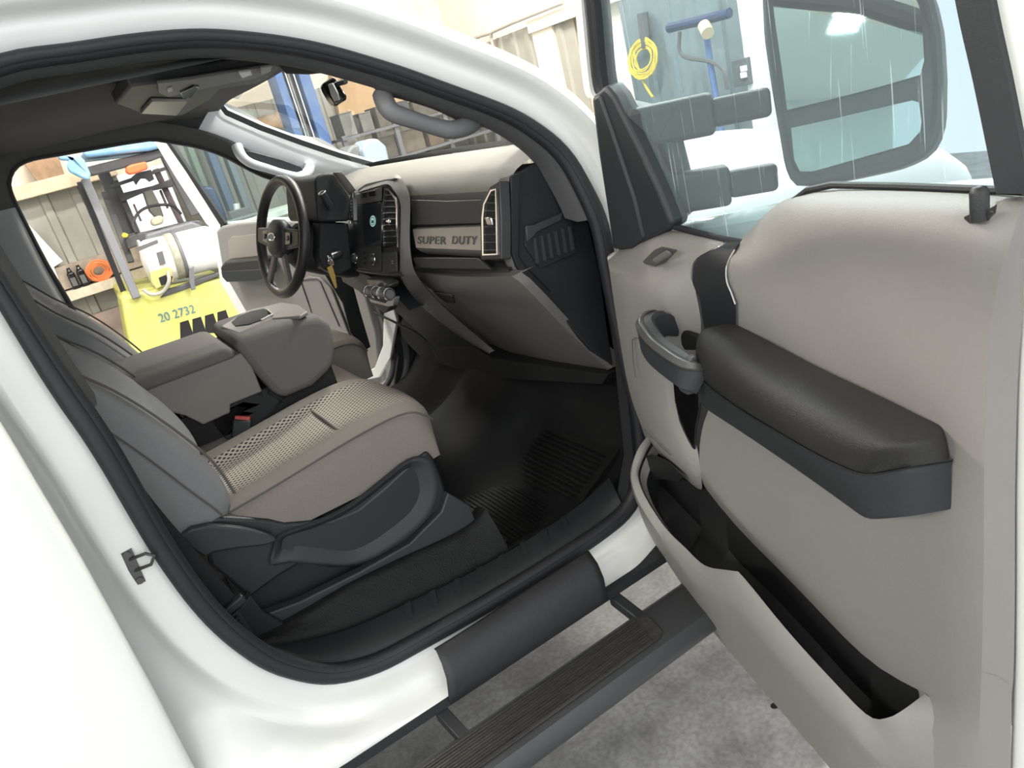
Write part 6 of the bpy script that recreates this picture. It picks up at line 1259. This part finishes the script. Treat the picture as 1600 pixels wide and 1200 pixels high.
rb_ = random.Random(3)
# ---- blue vehicle lift column
lift = thing('vehicle_lift_column', 'tall blue two-post vehicle lift column seen through the windshield', 'lift column', (2.7, 7.0, GZ))
lb_ = mat('lift_blue', (0.04, 0.10, 0.28), 0.4, vary=0.4, vscale=7, col2=(0.09, 0.15, 0.28)); X0 = P(425, 120, Y=7.0).x; X1 = P(480, 118, Y=7.0).x
x0 = X0; x1 = P(511, 235, Y=7.0).x - 0.03
x1 = X1
mm = Mesh(); mm.bb((x0, 6.9, GZ), (x0 + 0.09, 7.2, 3.6)); mm.out('column_flange', lb_, lift, bevel=0.01)
mm = Mesh(); mm.bb((x1 - 0.12, 6.9, GZ), (x1, 7.2, 3.6)); mm.out('column_flange', lb_, lift, bevel=0.01)
mm = Mesh(); mm.bb((x0, 7.14, GZ), (x1, 7.2, 3.6)); mm.out('column_web', mat('lift_web', (0.18, 0.17, 0.15), 0.5, vary=0.5, vscale=9, col2=(0.08, 0.11, 0.18)), lift)
mm = Mesh(); mm.bb((x0 + 0.15, 6.95, 0.9), (x1 - 0.2, 7.1, 2.3)); mm.out('lift_carriage', mat('carriage_grey', (0.22, 0.21, 0.19), 0.5, vary=0.4, vscale=15), lift, bevel=0.01)
for x in (x0 + 0.125, x1 - 0.165): mm = Mesh(); mm.bb((x, 6.94, GZ), (x + 0.012, 6.96, 3.5)); mm.out('lift_cable', MATS['light_metal'], lift)
mm = Mesh(); mm.bb((x0 - 0.15, 6.7, GZ), (x1 + 0.15, 7.4, GZ + 0.03)); mm.out('base_plate', lb_, lift)
# ---- clutter seen through the windshield: storage rack with boxes
rack = thing('storage_rack', 'grey steel storage rack full of parts beyond the windshield', 'rack', (4.4, 7.0, GZ))
ra0, ra1 = 3.05, 5.0
for x in (ra0, 3.7, 4.35, ra1):
    for y in (7.0, 7.7):
        mm = Mesh(); mm.bb((x, y, GZ), (x + 0.05, y + 0.05, 1.5)); mm.out('upright', fgry, rack)
for z in (0.4, 0.75, 1.1, 1.45):
    mm = Mesh(); mm.bb((ra0, 6.98, z), (ra1 + .05, 7.75, z + 0.03)); mm.out('shelf', fgry, rack)
cols = [(0.10, 0.09, 0.075), (0.16, 0.13, 0.10), (0.06, 0.06, 0.065), (0.17, 0.17, 0.16), (0.13, 0.09, 0.06), (0.08, 0.09, 0.095)]
kinds = ['brown', 'tan', 'charcoal', 'pale grey', 'cardboard', 'slate']
shn = ['lowest', 'second', 'third', 'top']
for si, z in enumerate((0.43, 0.78, 1.13, 1.48)):
    x = ra0 + 0.08; k = 0
    while x < ra1 - 0.2:
        w_ = rb_.uniform(0.14, 0.30); h = rb_.uniform(0.14, 0.27); ci = rb_.randrange(6)
        mt = MATS.get('box_%d' % ci) or mat('box_%d' % ci, cols[ci], 0.7, vary=0.3, vscale=10)
        mm = Mesh(); mm.bb((x, 7.09, z + .002), (x + w_, 7.42, z + h)); mm.prism([V(x - .004, 7.086, z + h), V(x + w_ + .004, 7.086, z + h), V(x + w_ + .004, 7.424, z + h), V(x - .004, 7.424, z + h)], V(0, 0, 0.015))
        mm.out('storage_box', mt, None, bevel=0.004, label='%s box, %s from left on the %s shelf of the grey rack' % (kinds[ci], ['first', 'second', 'third', 'fourth', 'fifth', 'sixth', 'seventh', 'eighth', 'ninth', 'tenth', 'eleventh'][k], shn[si]), cat='box', group='storage boxes on the rack')
        x += w_ + rb_.uniform(0.02, 0.08); k += 1
mm = Mesh(); mm.prism([P(x, y, Y=6.4) for x, y in [(566, 232), (575, 217), (590, 216), (604, 228), (612, 262), (575, 262)]], V(0, 0.4, 0)); mm.out('hood_stand_in', mat('stand_in_pale', (0.36, 0.45, 0.54), 0.35), None, bevel=0.03, bseg=3, label='pale blue rounded shape standing in for the hood, just above the far dashboard edge', cat='stand-in shape')  # made-up shape in place of the lit hood part behind the windshield
mm = Mesh(); mm.prism([P(x, y, Y=6.5) for x, y in [(538, 262), (541, 238), (550, 227), (561, 224), (566, 262)]], V(0, 0.4, 0)); mm.out('grey_stand_in', mat('stand_in_grey', (0.20, 0.21, 0.205), 0.5, vary=0.2, vscale=9), None, bevel=0.03, bseg=3, label='grey stand-in shape left of the pale blue shape', cat='machine')  # made-up grey shape beside the hood stand-in, no known machine
mm = Mesh(); mm.prism([P(x, y, Y=7.85) for x, y in [(516, 112), (640, 100), (720, 160), (600, 186), (535, 198)]], V(0, 0.1, 0)); mm.out('plywood_panel', mat('plywood_tan', (0.62, 0.42, 0.25), 0.6, vary=0.12, vscale=5), None, label='tan plywood panel on the back wall right of the blue lift column', cat='panel')
mm = Mesh(); mm.prism([P(x, y, Y=7.8) for x, y in [(370, 180), (375, 171), (398, 176), (402, 190), (380, 192)]], V(0, 0.1, 0)); mm.out('vent_box', mat('box_green_grey', (0.28, 0.33, 0.27), 0.6), None, bevel=0.005, label='small grey-green box mounted on the cream wall left of the lift', cat='wall box')
mm = Mesh(); mm.prism([P(x, y, Y=7.85) for x, y in [(340, 158), (372, 168), (370, 174), (342, 164)]], V(0, 0.08, 0)); mm.out('wall_strip', mat('strip_grey_b', (0.42, 0.42, 0.38), 0.6), None, label='grey metal strip on the cream wall beside the small green box', cat='strip')
for q, lb2 in (([(395, 190), (440, 172), (462, 210), (420, 215)], 'crumpled brown canvas heap on the wall left of the lift column'),):
    pts = [P(x, y, Y=7.97) for x, y in q]; c = sum(pts, Vector()) / 4; rows = []
    for i in range(7):
        rr_ = []
        for j in range(9):
            p = pts[0].lerp(pts[1], j / 8).lerp(pts[3].lerp(pts[2], j / 8), i / 6); rr_.append(p + V(0, -0.12 * math.sin(math.pi * i / 6) * math.sin(math.pi * j / 8) + rb_.uniform(-.04, .04), rb_.uniform(-.02, .02)))
        rows.append(rr_)
    grid('canvas_heap', rows, mat('canvas_brown', (0.45, 0.33, 0.22), 0.8, vary=0.3, vscale=6), None, smooth=60, solid=0.02, label=lb2, cat='canvas')
# ---- seen through the passenger door glass: hose reel, pump, blue stand
YH = coil('yellow_hose', P(1004, 92, X=5.06), 0.19, 9, mat('hose_yellow', (0.62, 0.45, 0.05), 0.5), 'coiled yellow air hose hanging on the metal wall behind the door glass', 'hose', V(0, 1, 0), V(0, 0, 1), 0.008)
mm = Mesh(); mm.tube(sm([P(990, 80, X=5.06), P(995, 100, X=5.06), P(1004, 125, X=5.06), P(1012, 140, X=5.06), P(1020, 152, X=5.06)], 4), 0.012, 8); mm.out('hose_end', MATS['hose_yellow'], YH)
mm = Mesh(); mm.tube([P(1004, 20, X=5.12), P(1008, 55, X=5.12), P(1010, 74, X=5.12)], 0.05, 8); mm.out('hose_bracket', fblk, None, label='dark hose bracket above the yellow coiled hose', cat='bracket')
gr = thing('garage_equipment_stand', 'blue steel equipment stand with a round dark head seen through the door glass', 'stand', tuple(P(1117, 150, X=4.8)))
mm = Mesh(); mm.tube([P(1104, 55, X=4.8), P(1110, 100, X=4.8), P(1118, 148, X=4.8), P(1122, 170, X=4.8), V(4.8, P(1122, 170, X=4.8).y, GZ)], 0.024, 8); mm.out('stand_pole', lb_, gr)
mm = Mesh(); mm.tube([P(1045, 44, X=4.8), P(1070, 38, X=4.8), P(1105, 30, X=4.8), P(1140, 20, X=4.8)], 0.038, 10); mm.out('stand_arm', mat('stand_blue', (0.01, 0.025, 0.075), 0.4), gr)
mm = Mesh(); mm.tube(sm([P(1062, 50, X=4.78), P(1062, 80, X=4.78), P(1075, 90, X=4.78), P(1110, 96, X=4.78), P(1130, 110, X=4.78), P(1136, 140, X=4.78)], 4), 0.018, 6); mm.out('stand_cable', fblk, gr)
mm = Mesh(); mm.cyl(P(1100, 40, X=4.75), P(1106, 52, X=4.7), 0.05, 12); mm.out('stand_fitting', mat('fitting_tan', (0.55, 0.45, 0.3), 0.5), gr)
sb_ = thing('switch_box', 'small grey electrical switch box on the metal wall at right of the blue stand', 'switch box', tuple(P(1162, 112, X=4.95)))
mm = Mesh(); mm.box(P(1162, 112, X=4.95), (0.08, 0.16, 0.2)); mm.out('box_body', MATS['box_5'] if 'box_5' in MATS else fgry, sb_, bevel=0.005)
for k in (-1, 1): mm = Mesh(); mm.box(P(1162, 112 + k * 5, X=4.90), (0.02, 0.05, 0.04)); mm.out('outlet', MATS['panel_white'], sb_)
mm = Mesh(); mm.bb((4.95, 2.75, GZ), (5.15, 2.93, 3.2)); mm.out('white_column', mat('column_white', (0.8, 0.82, 0.82), 0.4), None, bevel=0.01, label='white steel column at the wall end beside the towing mirror', cat='column')
# another white vehicle beyond the bay opening
ov = thing('parked_van', 'white vehicle beyond the mirror seen through the door glass', 'vehicle', (6.6, 0.9, GZ))
vr = []
for y, z0, z1 in ((-0.6, 0.0, 0.75), (-0.5, -0.05, 1.0), (0.3, -0.05, 1.12), (1.2, -0.05, 1.15), (1.35, 0.0, 1.0)):
    vr.append([V(6.2, y, z0), V(6.15, y, (z0 + z1) / 2), V(6.2, y, z1 - .1), V(6.4, y, z1), V(8.3, y, z1 + 0.05), V(8.4, y, z0)])
grid('van_body', vr, paint, ov, smooth=50, cc=True, caps=True, sub=1)
for y in (-0.2, 1.0):
    mm = Mesh(); mm.lathe((6.9, y, GZ + 0.38), (0, 1, 0), [(0.1, 0), (0.33, 0), (0.38, 0.04), (0.38, 0.2), (0.1, 0.22)], 24); mm.out('wheel', rubber, ov)
# ground marks
for (x, y, lb3) in ((1210, 1103, 'tiny dark speck on the concrete floor below the door map pocket'), (1056, 1014, 'tiny dark speck on the concrete floor beside the running board end')):
    mm = Mesh(); p = P(x, y, Z=GZ); mm.lathe(p, (0, 0, 1), [(0.012, 0), (0.010, 0.003), (0.004, 0.005)], 10); mm.out('floor_pebble', darkvoid, None, label=lb3, cat='speck')
